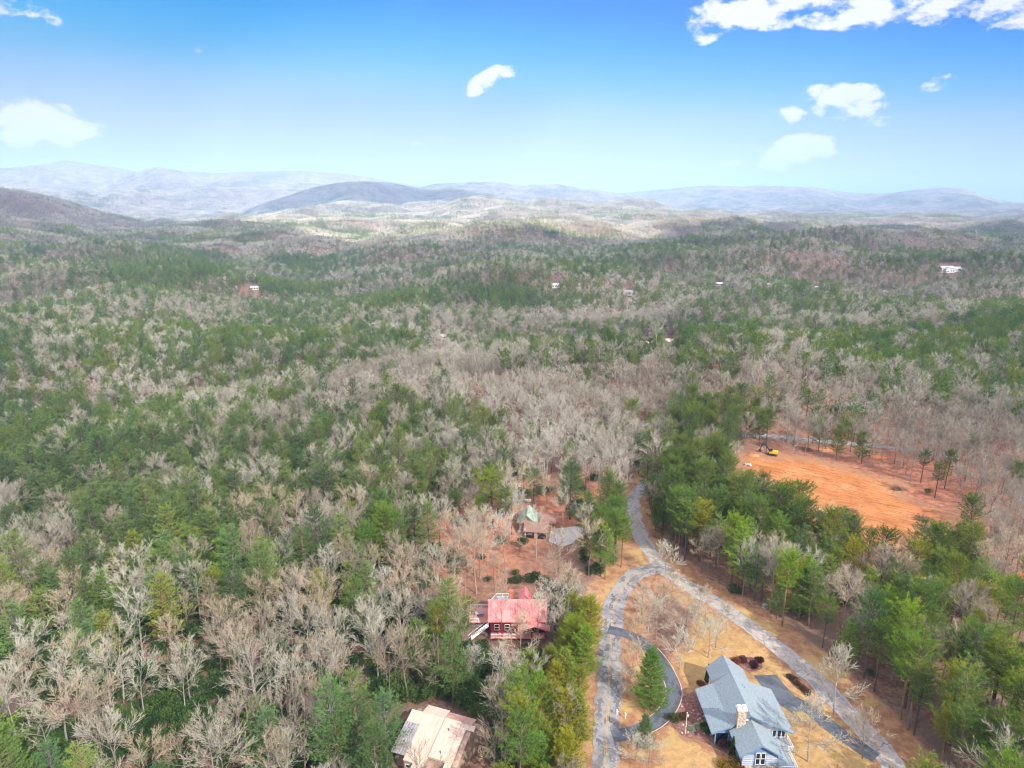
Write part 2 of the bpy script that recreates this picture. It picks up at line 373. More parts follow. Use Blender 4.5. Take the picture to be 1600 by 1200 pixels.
# ---------------------------------------------------------------- ground
def ground():
    az = np.radians(np.concatenate([np.linspace(-180, -62, 60)[:-1], np.linspace(-62, -44, 46)[:-1], np.linspace(-44, 44, 500)[:-1], np.linspace(44, 62, 46)[:-1], np.linspace(62, 180, 60)[:-1]]))
    r = np.concatenate([[0.5, 20, 40], np.geomspace(60, 24000, 520)])
    A, R = np.meshgrid(az, r); X = R * np.sin(A); Y = R * np.cos(A); Z = terrain(X, Y)
    nr, na = R.shape; v = np.stack([X, Y, Z], -1).reshape(-1, 3)
    i = np.arange(nr - 1)[:, None] * na; j = np.arange(na)[None, :]; j2 = (j + 1) % na
    q = np.stack([i + j, i + na + j, i + na + j2, i + j2], -1).reshape(-1, 4)
    q = q[:, ::-1]
    me = bpy.data.meshes.new('ground'); me.vertices.add(len(v)); me.vertices.foreach_set('co', v.ravel())
    me.loops.add(q.size); me.loops.foreach_set('vertex_index', q.ravel().astype(np.int32))
    me.polygons.add(len(q)); me.polygons.foreach_set('loop_start', np.arange(0, q.size, 4, dtype=np.int32)); me.polygons.foreach_set('loop_total', np.full(len(q), 4, np.int32))
    me.update(calc_edges=True); me.validate()
    x, y = v[:, 0], v[:, 1]; near = np.hypot(x, y) < 480
    verge = np.zeros(len(v)); xn, yn = x[near], y[near]
    dr = np.minimum(seg_dist(xn, yn, ROAD_A), seg_dist(xn, yn, ROAD_B))
    verge[near] = 1 - sstep(dr, 5.0, 14.0)
    px, py, _ = proj(x, y, v[:, 2])
    red = np.exp(-((px - 740) / 120.0) ** 2 - ((py - 850) / 60.0) ** 2) + np.exp(-((px - 1400) / 260.0) ** 2 - ((py - 790) / 130.0) ** 2) + np.exp(-((px - 900) / 110.0) ** 2 - ((py - 790) / 40.0) ** 2)
    red = np.clip(red, 0, 1) * near
    for nm, a in (('verge', verge), ('red', red)):
        at = me.attributes.new(nm, 'FLOAT', 'POINT'); at.data.foreach_set('value', a.astype(np.float32))
    me.shade_smooth()
    m = bpy.data.materials.new('leaf_litter'); m.use_nodes = True
    n, l = m.node_tree.nodes, m.node_tree.links; b = n['Principled BSDF']; b.inputs['Roughness'].default_value = .95; b.inputs['Specular IOR Level'].default_value = .1
    tc = N(n, 'ShaderNodeTexCoord')
    def noise(sc, det=6, rough=.65):
        q = N(n, 'ShaderNodeTexNoise'); q.inputs['Scale'].default_value = sc; q.inputs['Detail'].default_value = det; q.inputs['Roughness'].default_value = rough
        l.new(tc.outputs['Object'], q.inputs['Vector']); return q.outputs['Fac']
    def mix(f, a, b_):
        q = N(n, 'ShaderNodeMix', data_type='RGBA')
        if isinstance(f, float): q.inputs[0].default_value = f
        else: l.new(f, q.inputs[0])
        for k, c in ((6, a), (7, b_)):
            if isinstance(c, tuple): q.inputs[k].default_value = (*c, 1)
            else: l.new(c, q.inputs[k])
        return q.outputs[2]
    def rng_(f, a, c, lo=0., hi=1.):
        q = N(n, 'ShaderNodeMapRange', interpolation_type='SMOOTHSTEP'); l.new(f, q.inputs[0])
        for i_, vv in enumerate((a, c, lo, hi)): q.inputs[i_ + 1].default_value = vv
        return q.outputs[0]
    def att(nm):
        q = N(n, 'ShaderNodeAttribute'); q.attribute_name = nm; return q.outputs['Fac']
    def mth(op, a, b_):
        q = N(n, 'ShaderNodeMath', operation=op)
        for i_, vv in enumerate((a, b_)):
            if isinstance(vv, float): q.inputs[i_].default_value = vv
            else: l.new(vv, q.inputs[i_])
        return q.outputs[0]
    base = mix(rng_(noise(.9), .35, .65), (0.13, 0.070, 0.048), (0.25, 0.15, 0.105))
    base = mix(rng_(noise(.05), .4, .65), base, (0.17, 0.12, 0.09))
    redc = mix(rng_(noise(.6), .35, .65), (0.30, 0.105, 0.055), (0.46, 0.20, 0.11))
    base = mix(mth('MULTIPLY', att('red'), rng_(noise(.12), .32, .5, .35, 1.)), base, redc)
    vc = mix(rng_(noise(.5), .35, .65), (0.25, 0.125, 0.065), (0.38, 0.21, 0.11))
    vc = mix(rng_(noise(.09), .5, .62), vc, (0.40, 0.27, 0.11))
    base = mix(rng_(mth('ADD', att('verge'), mth('MULTIPLY', noise(.35), .7)), .7, 1.05), base, vc)
    base = mix(rng_(noise(3.0, 8, .8), .55, .75), base, (0.08, 0.05, 0.03))
    # far away the wood floor is never seen: canopy tone of the land
    vl = N(n, 'ShaderNodeVectorMath', operation='LENGTH'); l.new(tc.outputs['Object'], vl.inputs[0])
    far = rng_(vl.outputs['Value'], 5500., 8500.)
    canopy = mix(rng_(noise(.010, 9, .85), .36, .64), (0.09, 0.085, 0.07), (0.29, 0.245, 0.165))
    canopy = mix(rng_(noise(.0015, 7, .75), .54, .68), canopy, (0.10, 0.115, 0.08))
    base = mix(far, base, canopy)
    l.new(base, b.inputs['Base Color'])
    bp = N(n, 'ShaderNodeBump'); bp.inputs['Strength'].default_value = .6; bp.inputs['Distance'].default_value = .25
    l.new(noise(2.5, 6, .7), bp.inputs['Height'])
    bp2 = N(n, 'ShaderNodeBump'); bp2.inputs['Distance'].default_value = 14.0; l.new(bp.outputs[0], bp2.inputs['Normal'])
    l.new(mth('MULTIPLY', far, .9), bp2.inputs['Strength']); l.new(noise(.03, 8, .8), bp2.inputs['Height'])
    l.new(bp2.outputs[0], b.inputs['Normal'])
    me.materials.append(m)
    o = bpy.data.objects.new('ground', me); C.objects.link(o); tag(o, 'rolling land under leaf litter reaching to the hills', kind='structure')
ground()

def patch(name, poly, m, lift=0.04, step=2.0, wob=0.6, label=None, seed=1, edge_w=4.0):
    """a sheet with ragged outline lying on the ground"""
    poly = np.array(poly); n = len(poly); bd = []
    for i in range(n):
        a, b = poly[i], poly[(i + 1) % n]; L = np.hypot(*(b - a)); k = max(1, int(L / 1.2)); nn = np.array([-(b - a)[1], (b - a)[0]]) / (L + 1e-9)
        for q in range(k):
            p = a + (b - a) * q / k; w = wob * float(fbm(p[0] / 4.0, p[1] / 4.0, 3, seed)); bd.append(p + nn * w)
    bd = np.array(bd)
    gx, gy = np.meshgrid(np.arange(bd[:, 0].min(), bd[:, 0].max(), step), np.arange(bd[:, 1].min(), bd[:, 1].max(), step))
    gx = gx.ravel(); gy = gy.ravel(); loop = np.vstack([bd, bd[:1]]); dist = seg_dist(gx, gy, loop)
    k = inside(gx, gy, bd) & (dist > step * .4)
    pts = [Vector(p) for p in bd] + [Vector((a, b)) for a, b in zip(gx[k], gy[k])]
    nb = len(bd)
    vs, _, fs, *_r = delaunay_2d_cdt(pts, [(i, (i + 1) % nb) for i in range(nb)], [tuple(range(nb))], 1, 1e-5)
    V = np.array([(p.x, p.y) for p in vs]); Z = terrain(V[:, 0], V[:, 1]) + lift
    me = bpy.data.meshes.new(name); me.from_pydata([(a, b, c) for (a, b), c in zip(V, Z)], [], [tuple(f) for f in fs])
    at = me.attributes.new('edge', 'FLOAT', 'POINT'); at.data.foreach_set('value', np.clip(seg_dist(V[:, 0], V[:, 1], loop) / edge_w, 0, 1).astype(np.float32))
    me.materials.append(m); me.shade_smooth()
    for p in me.polygons:
        if p.normal.z < 0: p.flip()
    o = bpy.data.objects.new(name, me); C.objects.link(o); tag(o, label, kind='structure'); return o
def ribbon(name, line, half, m, lift, label=None, wob=0.0, offset=0.0, breaks=False, cols=5, seed=3):
    line = np.array(line); d = np.gradient(line, axis=0); d /= np.hypot(d[:, 0], d[:, 1])[:, None]; nrm = np.stack([d[:, 1], -d[:, 0]], -1)
    # resample every metre
    s = np.concatenate([[0], np.cumsum(np.hypot(*np.diff(line, axis=0).T))]); L = s[-1]; q = np.arange(0, L, 1.0)
    px = np.interp(q, s, line[:, 0]); py = np.interp(q, s, line[:, 1]); nx = np.interp(q, s, nrm[:, 0]); ny = np.interp(q, s, nrm[:, 1])
    vs = []; us = []
    for j in range(cols):
        t = (j / (cols - 1) * 2 - 1); w = half * t + offset
        if abs(t) == 1 and wob: w = w + wob * fbm(q / 2.2, q * 0 + j * 7.7, 3, seed)
        x = px + nx * w; y = py + ny * w; vs.append(np.stack([x, y, terrain(x, y) + lift], -1)); us.append(np.stack([q, np.full(len(q), t)], -1))
    V = np.stack(vs, 1).reshape(-1, 3); U = np.stack(us, 1).reshape(-1, 2); fs = []
    for i in range(len(q) - 1):
        if breaks and vnoise(q[i] / 3.0, 0.5, seed) < -0.72: continue
        for j in range(cols - 1): a = i * cols + j; fs.append((a, a + 1, a + cols + 1, a + cols))
    me = bpy.data.meshes.new(name); me.from_pydata(V.tolist(), [], fs)
    at = me.attributes.new('along', 'FLOAT_VECTOR', 'POINT'); at.data.foreach_set('vector', np.column_stack([U, np.zeros(len(U))]).astype(np.float32).ravel())
    me.materials.append(m); me.shade_smooth()
    if me.polygons and me.polygons[0].normal.z < 0:
        me.flip_normals()
    o = bpy.data.objects.new(name, me); C.objects.link(o); tag(o, label, kind='structure'); return o

def asphalt_mat(name, pale=(0.33, 0.305, 0.28), dark=(0.23, 0.22, 0.21), amount=.2, litter=True):
    m = bpy.data.materials.new(name); m.use_nodes = True
    n, l = m.node_tree.nodes, m.node_tree.links; b = n['Principled BSDF']; b.inputs['Roughness'].default_value = .9; b.inputs['Specular IOR Level'].default_value = .2
    tc = N(n, 'ShaderNodeTexCoord'); at = N(n, 'ShaderNodeAttribute'); at.attribute_name = 'along'
    def nz(src, sc, stretch=(1, 1, 1), det=5):
        mp_ = N(n, 'ShaderNodeMapping'); mp_.inputs['Scale'].default_value = stretch; l.new(src, mp_.inputs[0])
        q = N(n, 'ShaderNodeTexNoise'); q.inputs['Scale'].default_value = sc; q.inputs['Detail'].default_value = det; q.inputs['Roughness'].default_value = .7; l.new(mp_.outputs[0], q.inputs['Vector']); return q.outputs['Fac']
    def rr(f, a, c, lo=0., hi=1.):
        q = N(n, 'ShaderNodeMapRange'); l.new(f, q.inputs[0])
        for i_, vv in enumerate((a, c, lo, hi)): q.inputs[i_ + 1].default_value = vv
        return q.outputs[0]
    def mix(f, a, b_):
        q = N(n, 'ShaderNodeMix', data_type='RGBA'); l.new(f, q.inputs[0])
        for k, c in ((6, a), (7, b_)):
            if isinstance(c, tuple): q.inputs[k].default_value = (*c, 1)
            else: l.new(c, q.inputs[k])
        return q.outputs[2]
    col = mix(rr(nz(at.outputs['Vector'], .10, (1, 3.5, 1)), .565 - .05 * amount, .59), tuple(pale), tuple(dark))
    col = mix(rr(nz(tc.outputs['Object'], .35), .25, .75), col, mix(rr(nz(tc.outputs['Object'], .9), .4, .6), tuple(c * .8 for c in pale), tuple(c * 1.15 for c in pale))) if amount < 1 else col
    col = mix(rr(nz(at.outputs['Vector'], .22, (1, 5, 1), 3), .545, .56), col, tuple(dark))
    # cracks
    v = N(n, 'ShaderNodeTexVoronoi', feature='DISTANCE_TO_EDGE'); v.inputs['Scale'].default_value = .16
    w = N(n, 'ShaderNodeVectorMath', operation='ADD'); l.new(tc.outputs['Object'], w.inputs[0])
    wn_ = N(n, 'ShaderNodeTexNoise'); wn_.inputs['Scale'].default_value = .8; l.new(tc.outputs['Object'], wn_.inputs['Vector']); l.new(wn_.outputs['Color'], w.inputs[1]); l.new(w.outputs[0], v.inputs['Vector'])
    col = mix(rr(v.outputs['Distance'], .006, .02), mix(rr(nz(tc.outputs['Object'], .2), .45, .55), col, (.12, .12, .12)), col)
    if litter:
        sx = N(n, 'ShaderNodeSeparateXYZ'); l.new(at.outputs['Vector'], sx.inputs[0]); ab = N(n, 'ShaderNodeMath', operation='ABSOLUTE'); l.new(sx.outputs['Y'], ab.inputs[0])
        ad = N(n, 'ShaderNodeMath', operation='ADD'); l.new(ab.outputs[0], ad.inputs[0]); l.new(rr(nz(tc.outputs['Object'], .5), .3, .7, -.3, .3), ad.inputs[1])
        col = mix(rr(ad.outputs[0], .90, 1.15), col, (.33, .18, .10))
    l.new(col, b.inputs['Base Color']); return m
M_road = asphalt_mat('old_asphalt', (0.27, 0.255, 0.24), (0.15, 0.145, 0.14), amount=.5); M_road_b = asphalt_mat('grey_asphalt', amount=-.3); M_drive = asphalt_mat('dark_asphalt', (0.10, 0.11, 0.125), (0.07, 0.075, 0.085), amount=1, litter=False)
M_yellow = mat('worn_yellow_paint', (0.42, 0.27, 0.10), var=.35, scale=2.0); M_white = mat('worn_white_paint', (0.38, 0.36, 0.34), var=.3, scale=2)
M_conc = mat('pale_concrete', (0.50, 0.48, 0.45), var=.1, scale=.6)

def lawn_mat(name, gold, green, bare, streak=None):
    m = bpy.data.materials.new(name); m.use_nodes = True
    n, l = m.node_tree.nodes, m.node_tree.links; b = n['Principled BSDF']; b.inputs['Roughness'].default_value = .95; b.inputs['Specular IOR Level'].default_value = .1
    tc = N(n, 'ShaderNodeTexCoord')
    def nz(sc, det=6, st=None):
        q = N(n, 'ShaderNodeTexNoise'); q.inputs['Scale'].default_value = sc; q.inputs['Detail'].default_value = det; q.inputs['Roughness'].default_value = .7
        if st:
            r_ = N(n, 'ShaderNodeMapping'); r_.inputs['Rotation'].default_value = (0, 0, st[0]); l.new(tc.outputs['Object'], r_.inputs[0])
            s_ = N(n, 'ShaderNodeMapping'); s_.inputs['Scale'].default_value = (st[1], 1, 1); l.new(r_.outputs[0], s_.inputs[0]); l.new(s_.outputs[0], q.inputs['Vector'])
        else: l.new(tc.outputs['Object'], q.inputs['Vector'])
        return q.outputs['Fac']
    def rr(f, a, c, lo=0., hi=1.):
        q = N(n, 'ShaderNodeMapRange'); l.new(f, q.inputs[0])
        for i_, vv in enumerate((a, c, lo, hi)): q.inputs[i_ + 1].default_value = vv
        return q.outputs[0]
    def mix(f, a, b_):
        q = N(n, 'ShaderNodeMix', data_type='RGBA'); l.new(f, q.inputs[0])
        for k, c in ((6, a), (7, b_)):
            if isinstance(c, tuple): q.inputs[k].default_value = (*c, 1)
            else: l.new(c, q.inputs[k])
        return q.outputs[2]
    col = mix(rr(nz(.7, 7, streak), .35, .65), tuple(c * .75 for c in gold), tuple(c * 1.15 for c in gold))
    col = mix(rr(nz(.08), .48, .68), col, tuple(green))
    if streak: col = mix(rr(nz(1.3, 7, streak), .50, .60), col, tuple(c * .55 for c in gold)); col = mix(rr(nz(.06, 6), .52, .66), col, tuple(c * .62 for c in gold)); col = mix(rr(nz(.35, 7), .58, .64), col, tuple(c * .5 for c in gold)); col = mix(rr(nz(.9, 5, streak), .55, .66), col, tuple(min(1, c * 1.35) for c in gold))
    at = N(n, 'ShaderNodeAttribute'); at.attribute_name = 'edge'
    ad = N(n, 'ShaderNodeMath', operation='ADD'); l.new(at.outputs['Fac'], ad.inputs[0]); l.new(rr(nz(.5), .3, .7, -.6, .6), ad.inputs[1])
    col = mix(rr(ad.outputs[0], .15, .5), tuple(bare), col)
    l.new(col, b.inputs['Base Color'])
    bp = N(n, 'ShaderNodeBump'); bp.inputs['Strength'].default_value = .7; bp.inputs['Distance'].default_value = .2; l.new(nz(1.8 if not streak else 1.2, 6, streak), bp.inputs['Height']); l.new(bp.outputs[0], b.inputs['Normal'])
    return m
M_lawn = lawn_mat('dry_lawn', (0.38, 0.235, 0.10), (0.35, 0.26, 0.095), (0.27, 0.14, 0.075))
M_clay = lawn_mat('graded_red_clay', (0.43, 0.165, 0.055), (0.48, 0.24, 0.10), (0.30, 0.16, 0.09), streak=(math.radians(42), .12))
patch('lawn', LAWN, M_lawn, label='golden dry grass between the log house and the diagonal road', seed=4, edge_w=5)
patch('lawn', LAWN_2, M_lawn, label='golden dry lawn below the curved driveway', seed=6, wob=.5, edge_w=3)
patch('dirt_clearing', CLEAR, M_clay, label='graded red clay clearing in the woods', seed=8, wob=6, edge_w=12, step=3)
patch('dirt_clearing', CLEAR_2, M_clay, label='small orange clay patch in the woods near the right edge', seed=9, wob=3.5, edge_w=6, step=3)
ribbon('road', ROAD_B, 2.5, M_road_b, 0.055, 'grey asphalt road running diagonally past the log house', wob=.45)
ribbon('road', ROAD_A, 2.75, M_road, 0.070, 'patched grey and black asphalt road joining at the fork', wob=.45, seed=9)
ribbon('road', ROAD_C, 2.0, M_road, 0.06, 'narrow grey road behind the clay clearing', wob=.3)
for off in (-.16, .16):
    ribbon('road_marking', ROAD_A[:-26], .07, M_yellow, 0.078, 'worn yellow centre line on the patched road', offset=off, breaks=True, cols=2)
    ribbon('road_marking', ROAD_B[60:], .07, M_yellow, 0.066, 'worn yellow centre line on the diagonal road', offset=off, breaks=True, cols=2, seed=5)
for off in (-2.2, 2.2):
    ribbon('road_marking', ROAD_B[110:], .055, M_white, 0.064, 'worn white edge line on the diagonal road', offset=off, breaks=True, cols=2, seed=6)
ribbon('driveway', DRIVE, 1.65, M_drive, 0.095, 'dark asphalt driveway curving round the dense green pine', wob=.1)
M_kerb = mat('pale_stone_edging', (0.45, 0.33, 0.24), scale=1.2, var=.3)
ribbon('driveway_edging', DRIVE[30:-24], .10, M_kerb, 0.12, 'pale stone edging on the outer side of the curved driveway', offset=1.75, cols=2)
ribbon('driveway_edging', DRIVE[30:-24], .10, M_kerb, 0.12, 'pale stone edging on the inner side of the curved driveway', offset=-1.75, cols=2)
patch('parking_pad', PAD, M_drive, lift=.10, wob=0.05, label='dark asphalt parking pad right of the log house')
ribbon('driveway', DRIVE_2, 1.7, M_drive, 0.09, 'dark asphalt driveway from the parking pad down to the diagonal road', wob=.2)
patch('driveway', CONC, M_conc, lift=.08, wob=.1, label='pale concrete driveway beside the green-roofed house')
# ---------------------------------------------------------------- cloud deck that shades the near land (above and behind the frame)
def cloud_deck():
    zc = 1500.0; off = Vector((sun_dir.x, sun_dir.y)) / sun_dir.z * zc
    xs = np.arange(-7000, 9000, 260.0); ys = np.arange(-6500, 5200, 260.0)
    X, Y = np.meshgrid(xs, ys); gx, gy = X - off.x, Y - off.y        # where its shade falls
    r = np.hypot(gx, gy); az = np.degrees(np.arctan2(gx, gy))
    lim = np.interp(az, [-180, -60, -38, -28, -18, -8, 0, 8, 16, 24, 40, 60, 180], [4500, 5200, 5200, 4400, 2650, 2250, 2150, 2250, 2550, 3200, 3500, 3500, 4500])
    lim = lim + 260 * fbm(az / 9.0, az * 0 + 2.0, 2, 41)
    cover = sstep(lim - r, -380, 380)
    cover *= 1 - sstep(1 - ((gx - 1250) / 620.0) ** 2 - ((gy - 1900) / 150.0) ** 2, 0, .6)
    cover = np.maximum(cover, sstep(1 - ((gx + 1200) / 1150.0) ** 2 - ((gy - 5350) / 640.0) ** 2, 0, .35))
    edge = np.minimum(np.minimum(X - xs[0], xs[-1] - X), np.minimum(Y - ys[0], ys[-1] - Y)); cover *= sstep(edge, 0, 900)
    Z = zc + 90 * fbm(X / 1500, Y / 1500, 3, 51) * np.minimum(1, cover * 2)
    na = len(xs); v = np.stack([X, Y, Z], -1).reshape(-1, 3); cv = cover.ravel(); fs = []
    for i in range(len(ys) - 1):
        for j in range(na - 1):
            a = i * na + j; q = (a, a + 1, a + na + 1, a + na)
            if max(cv[k] for k in q) > .02: fs.append(q)
    me = bpy.data.meshes.new('cloud_deck'); me.from_pydata(v.tolist(), [], fs)
    at = me.attributes.new('cover', 'FLOAT', 'POINT'); at.data.foreach_set('value', cv.astype(np.float32)); me.shade_smooth()
    m = bpy.data.materials.new('cloud'); m.use_nodes = True; n, l = m.node_tree.nodes, m.node_tree.links; n.clear()
    out = N(n, 'ShaderNodeOutputMaterial'); tl = N(n, 'ShaderNodeBsdfTranslucent'); df = N(n, 'ShaderNodeBsdfDiffuse'); tp = N(n, 'ShaderNodeBsdfTransparent')
    tl.inputs[0].default_value = (.84, .84, .84, 1); df.inputs[0].default_value = (.9, .9, .9, 1)
    m1 = N(n, 'ShaderNodeMixShader'); m1.inputs[0].default_value = .12; l.new(tl.outputs[0], m1.inputs[1]); l.new(df.outputs[0], m1.inputs[2])
    a = N(n, 'ShaderNodeAttribute'); a.attribute_name = 'cover'; tc = N(n, 'ShaderNodeTexCoord'); nz = N(n, 'ShaderNodeTexNoise'); nz.inputs['Scale'].default_value = .004; nz.inputs['Detail'].default_value = 4
    l.new(tc.outputs['Object'], nz.inputs['Vector'])
    ad = N(n, 'ShaderNodeMath', operation='ADD'); l.new(a.outputs['Fac'], ad.inputs[0]); l.new(nz.outputs['Fac'], ad.inputs[1])
    mr = N(n, 'ShaderNodeMapRange', interpolation_type='SMOOTHSTEP'); l.new(ad.outputs[0], mr.inputs[0]); mr.inputs[1].default_value = .8; mr.inputs[2].default_value = 1.2; mr.inputs[4].default_value = CLOUD_OPACITY
    m2 = N(n, 'ShaderNodeMixShader'); l.new(mr.outputs[0], m2.inputs[0]); l.new(tp.outputs[0], m2.inputs[1]); l.new(m1.outputs[0], m2.inputs[2]); l.new(m2.outputs[0], out.inputs[0])
    me.materials.append(m)
    o = bpy.data.objects.new('cloud_deck', me); C.objects.link(o); tag(o, 'broad cloud layer whose shade lies on the near woods', kind='structure')
CLOUD_OPACITY = 0.64
cloud_deck()

# ---------------------------------------------------------------- tree meshes
def rot_about(d, axis, ang):
    return Matrix.Rotation(ang, 3, axis) @ d
def perp(d, rng):
    a = d.cross(Vector((rng.gauss(0, 1), rng.gauss(0, 1), rng.gauss(0, 1))))
    return a.normalized() if a.length > 1e-4 else Vector((1, 0, 0))
def blade(mb, p, d, L, w, rng):
    s = perp(d, rng) * (w * .5); q = p + d * L; a = p - s; b = p + s
    o = len(mb.v); mb.v += [(a.x, a.y, a.z), (b.x, b.y, b.z), (q.x, q.y, q.z)]; mb.f.append((o, o + 1, o + 2)); mb.m.append(0)
def bare_meshes(seed, H, spread, lod, habit='oak'):
    """trunk and main limbs in one mesh, smaller branches and twigs in another"""
    rng = random.Random(seed); T = MB(); K = MB()
    nl, n2, n3, nt, tw, tl = ((10, 8, 5, 10, .030, 1.4), (9, 7, 4, 5, .060, 1.5), (8, 6, 0, 8, .21, 1.35))[lod]
    if habit == 'fan' and lod == 0: nl, n2, n3, nt, tw, tl = 12, 7, 5, 7, .050, 1.2
    lean = Vector((rng.uniform(-.06, .06), rng.uniform(-.06, .06), 1)).normalized()
    r0 = H * .0125 * (1.25 if lod else 1); fork = H * (rng.uniform(.15, .25) if habit == 'fan' else rng.uniform(.30, .45))
    pts = [Vector((0, 0, -.6))]; d = lean.copy()
    nseg = 7
    for i in range(nseg):
        d = (d + Vector((rng.uniform(-.07, .07), rng.uniform(-.07, .07), .06))).normalized(); pts.append(pts[-1] + d * (H * .80 + .6) / nseg)
    rad = [r0 * 1.25] + [r0 * (1 - .13 * (i + 1)) for i in range(nseg)]
    T.tube(pts, rad, 6 if lod == 0 else (4 if lod == 1 else 3), cap=False)
    def at_h(z):
        for a, b, ra, rb in zip(pts, pts[1:], rad, rad[1:]):
            if b.z >= z: t = (z - a.z) / (b.z - a.z); return a.lerp(b, t), ra + (rb - ra) * t
        return pts[-1], rad[-1]
    def limb(p, d, L, r, up, n, mb, sides):
        q = [p]; dd = d.copy()
        for i in range(n):
            dd = (dd + Vector((rng.uniform(-.10, .10), rng.uniform(-.10, .10), up * rng.uniform(.5, 1.4)))).normalized(); q.append(q[-1] + dd * L / n)
        mb.tube(q, [r * (1 - .75 * i / n) for i in range(n + 1)], sides, cap=False); return q
    def along(q, t):
        t *= len(q) - 1; i = min(int(t), len(q) - 2); f = t - i; return q[i].lerp(q[i + 1], f), (q[i + 1] - q[i]).normalized()
    az0 = rng.uniform(0, 6.28)
    for i in range(nl):
        t = i / (nl - 1); z = fork + (H * .76 - fork) * t ** .9; p, pr = at_h(z)
        az = az0 + i * 2.4 + rng.uniform(-.3, .3)
        el = math.radians((26 + 34 * t + rng.uniform(-9, 9)) if habit == 'oak' else ((20 + 50 * t + rng.uniform(-10, 10)) if habit == 'fan' else (48 + 20 * t + rng.uniform(-6, 6))))
        dd = Vector((math.cos(az) * math.cos(el), math.sin(az) * math.cos(el), math.sin(el)))
        L = spread * (1.0 - .42 * t) * rng.uniform(.85, 1.2) / (math.cos(el) ** .5 + .1)
        L = min(L, (H * .97 - p.z) / max(.35, dd.z + .15)); q = limb(p, dd, L, pr * .62, .06, 4 if lod == 0 else 2, T, 4 if lod == 0 else 3)
        for j in range(n2):
            u = .22 + .78 * ((j + rng.uniform(0, .9)) / n2) ** .8; pp, pd = along(q, min(u, .99))
            ax = perp(pd, rng); d2 = rot_about(pd, ax, math.radians(rng.uniform(20, 46)))
            if d2.z < -.1: d2.z *= -.5; d2.normalize()
            L2 = L * rng.uniform(.36, .56) * (1.1 - .3 * u)
            q2 = limb(pp, d2, L2, pr * .19 * (1.2 - .5 * u), .12, 2, K, 3) if lod < 2 else [pp, pp + d2 * L2]
            if lod == 2:
                for k in range(nt):
                    pp3, pd3 = along(q2, rng.uniform(0.1, .99)); d4 = (pd3 + Vector((rng.gauss(0, .6), rng.gauss(0, .6), rng.gauss(.3, .4)))).normalized(); blade(K, pp3, d4, tl * rng.uniform(.6, 1.3), tw, rng)
                continue
            for k in range(n3):
                u3 = .2 + .8 * (k + rng.random()) / n3; p3, pd3 = along(q2, min(u3, .99)); d3 = rot_about(pd3, perp(pd3, rng), math.radians(rng.uniform(18, 48)))
                L3 = L2 * rng.uniform(.35, .6)
                q3 = [p3, p3 + d3 * L3 * .5 + Vector((0, 0, .03 * L3)), p3 + d3 * L3 + Vector((0, 0, .12 * L3))]
                if lod == 0: K.tube(q3, [.022, .016, .008], 3, cap=False)
                else: blade(K, q3[0], (q3[2] - q3[0]).normalized(), L3, .14, rng)
                for m_ in range(nt):
                    p4, pd4 = along(q3, rng.uniform(.05, .99)); d4 = (pd4 + Vector((rng.gauss(0, .30), rng.gauss(0, .30), rng.gauss(.16, .2)))).normalized()
                    blade(K, p4, d4, tl * rng.uniform(.5, 1.1) * (.55 if lod == 0 else .7), tw, rng)
    return T, K
def needle_clump(mb, p, d, n, L, w, rng, spread=.75):
    for _ in range(n):
        v = (d + Vector((rng.gauss(0, spread), rng.gauss(0, spread), rng.gauss(.12, spread * .7)))).normalized()
        blade(mb, p, v, L * rng.uniform(.6, 1.15), w, rng)
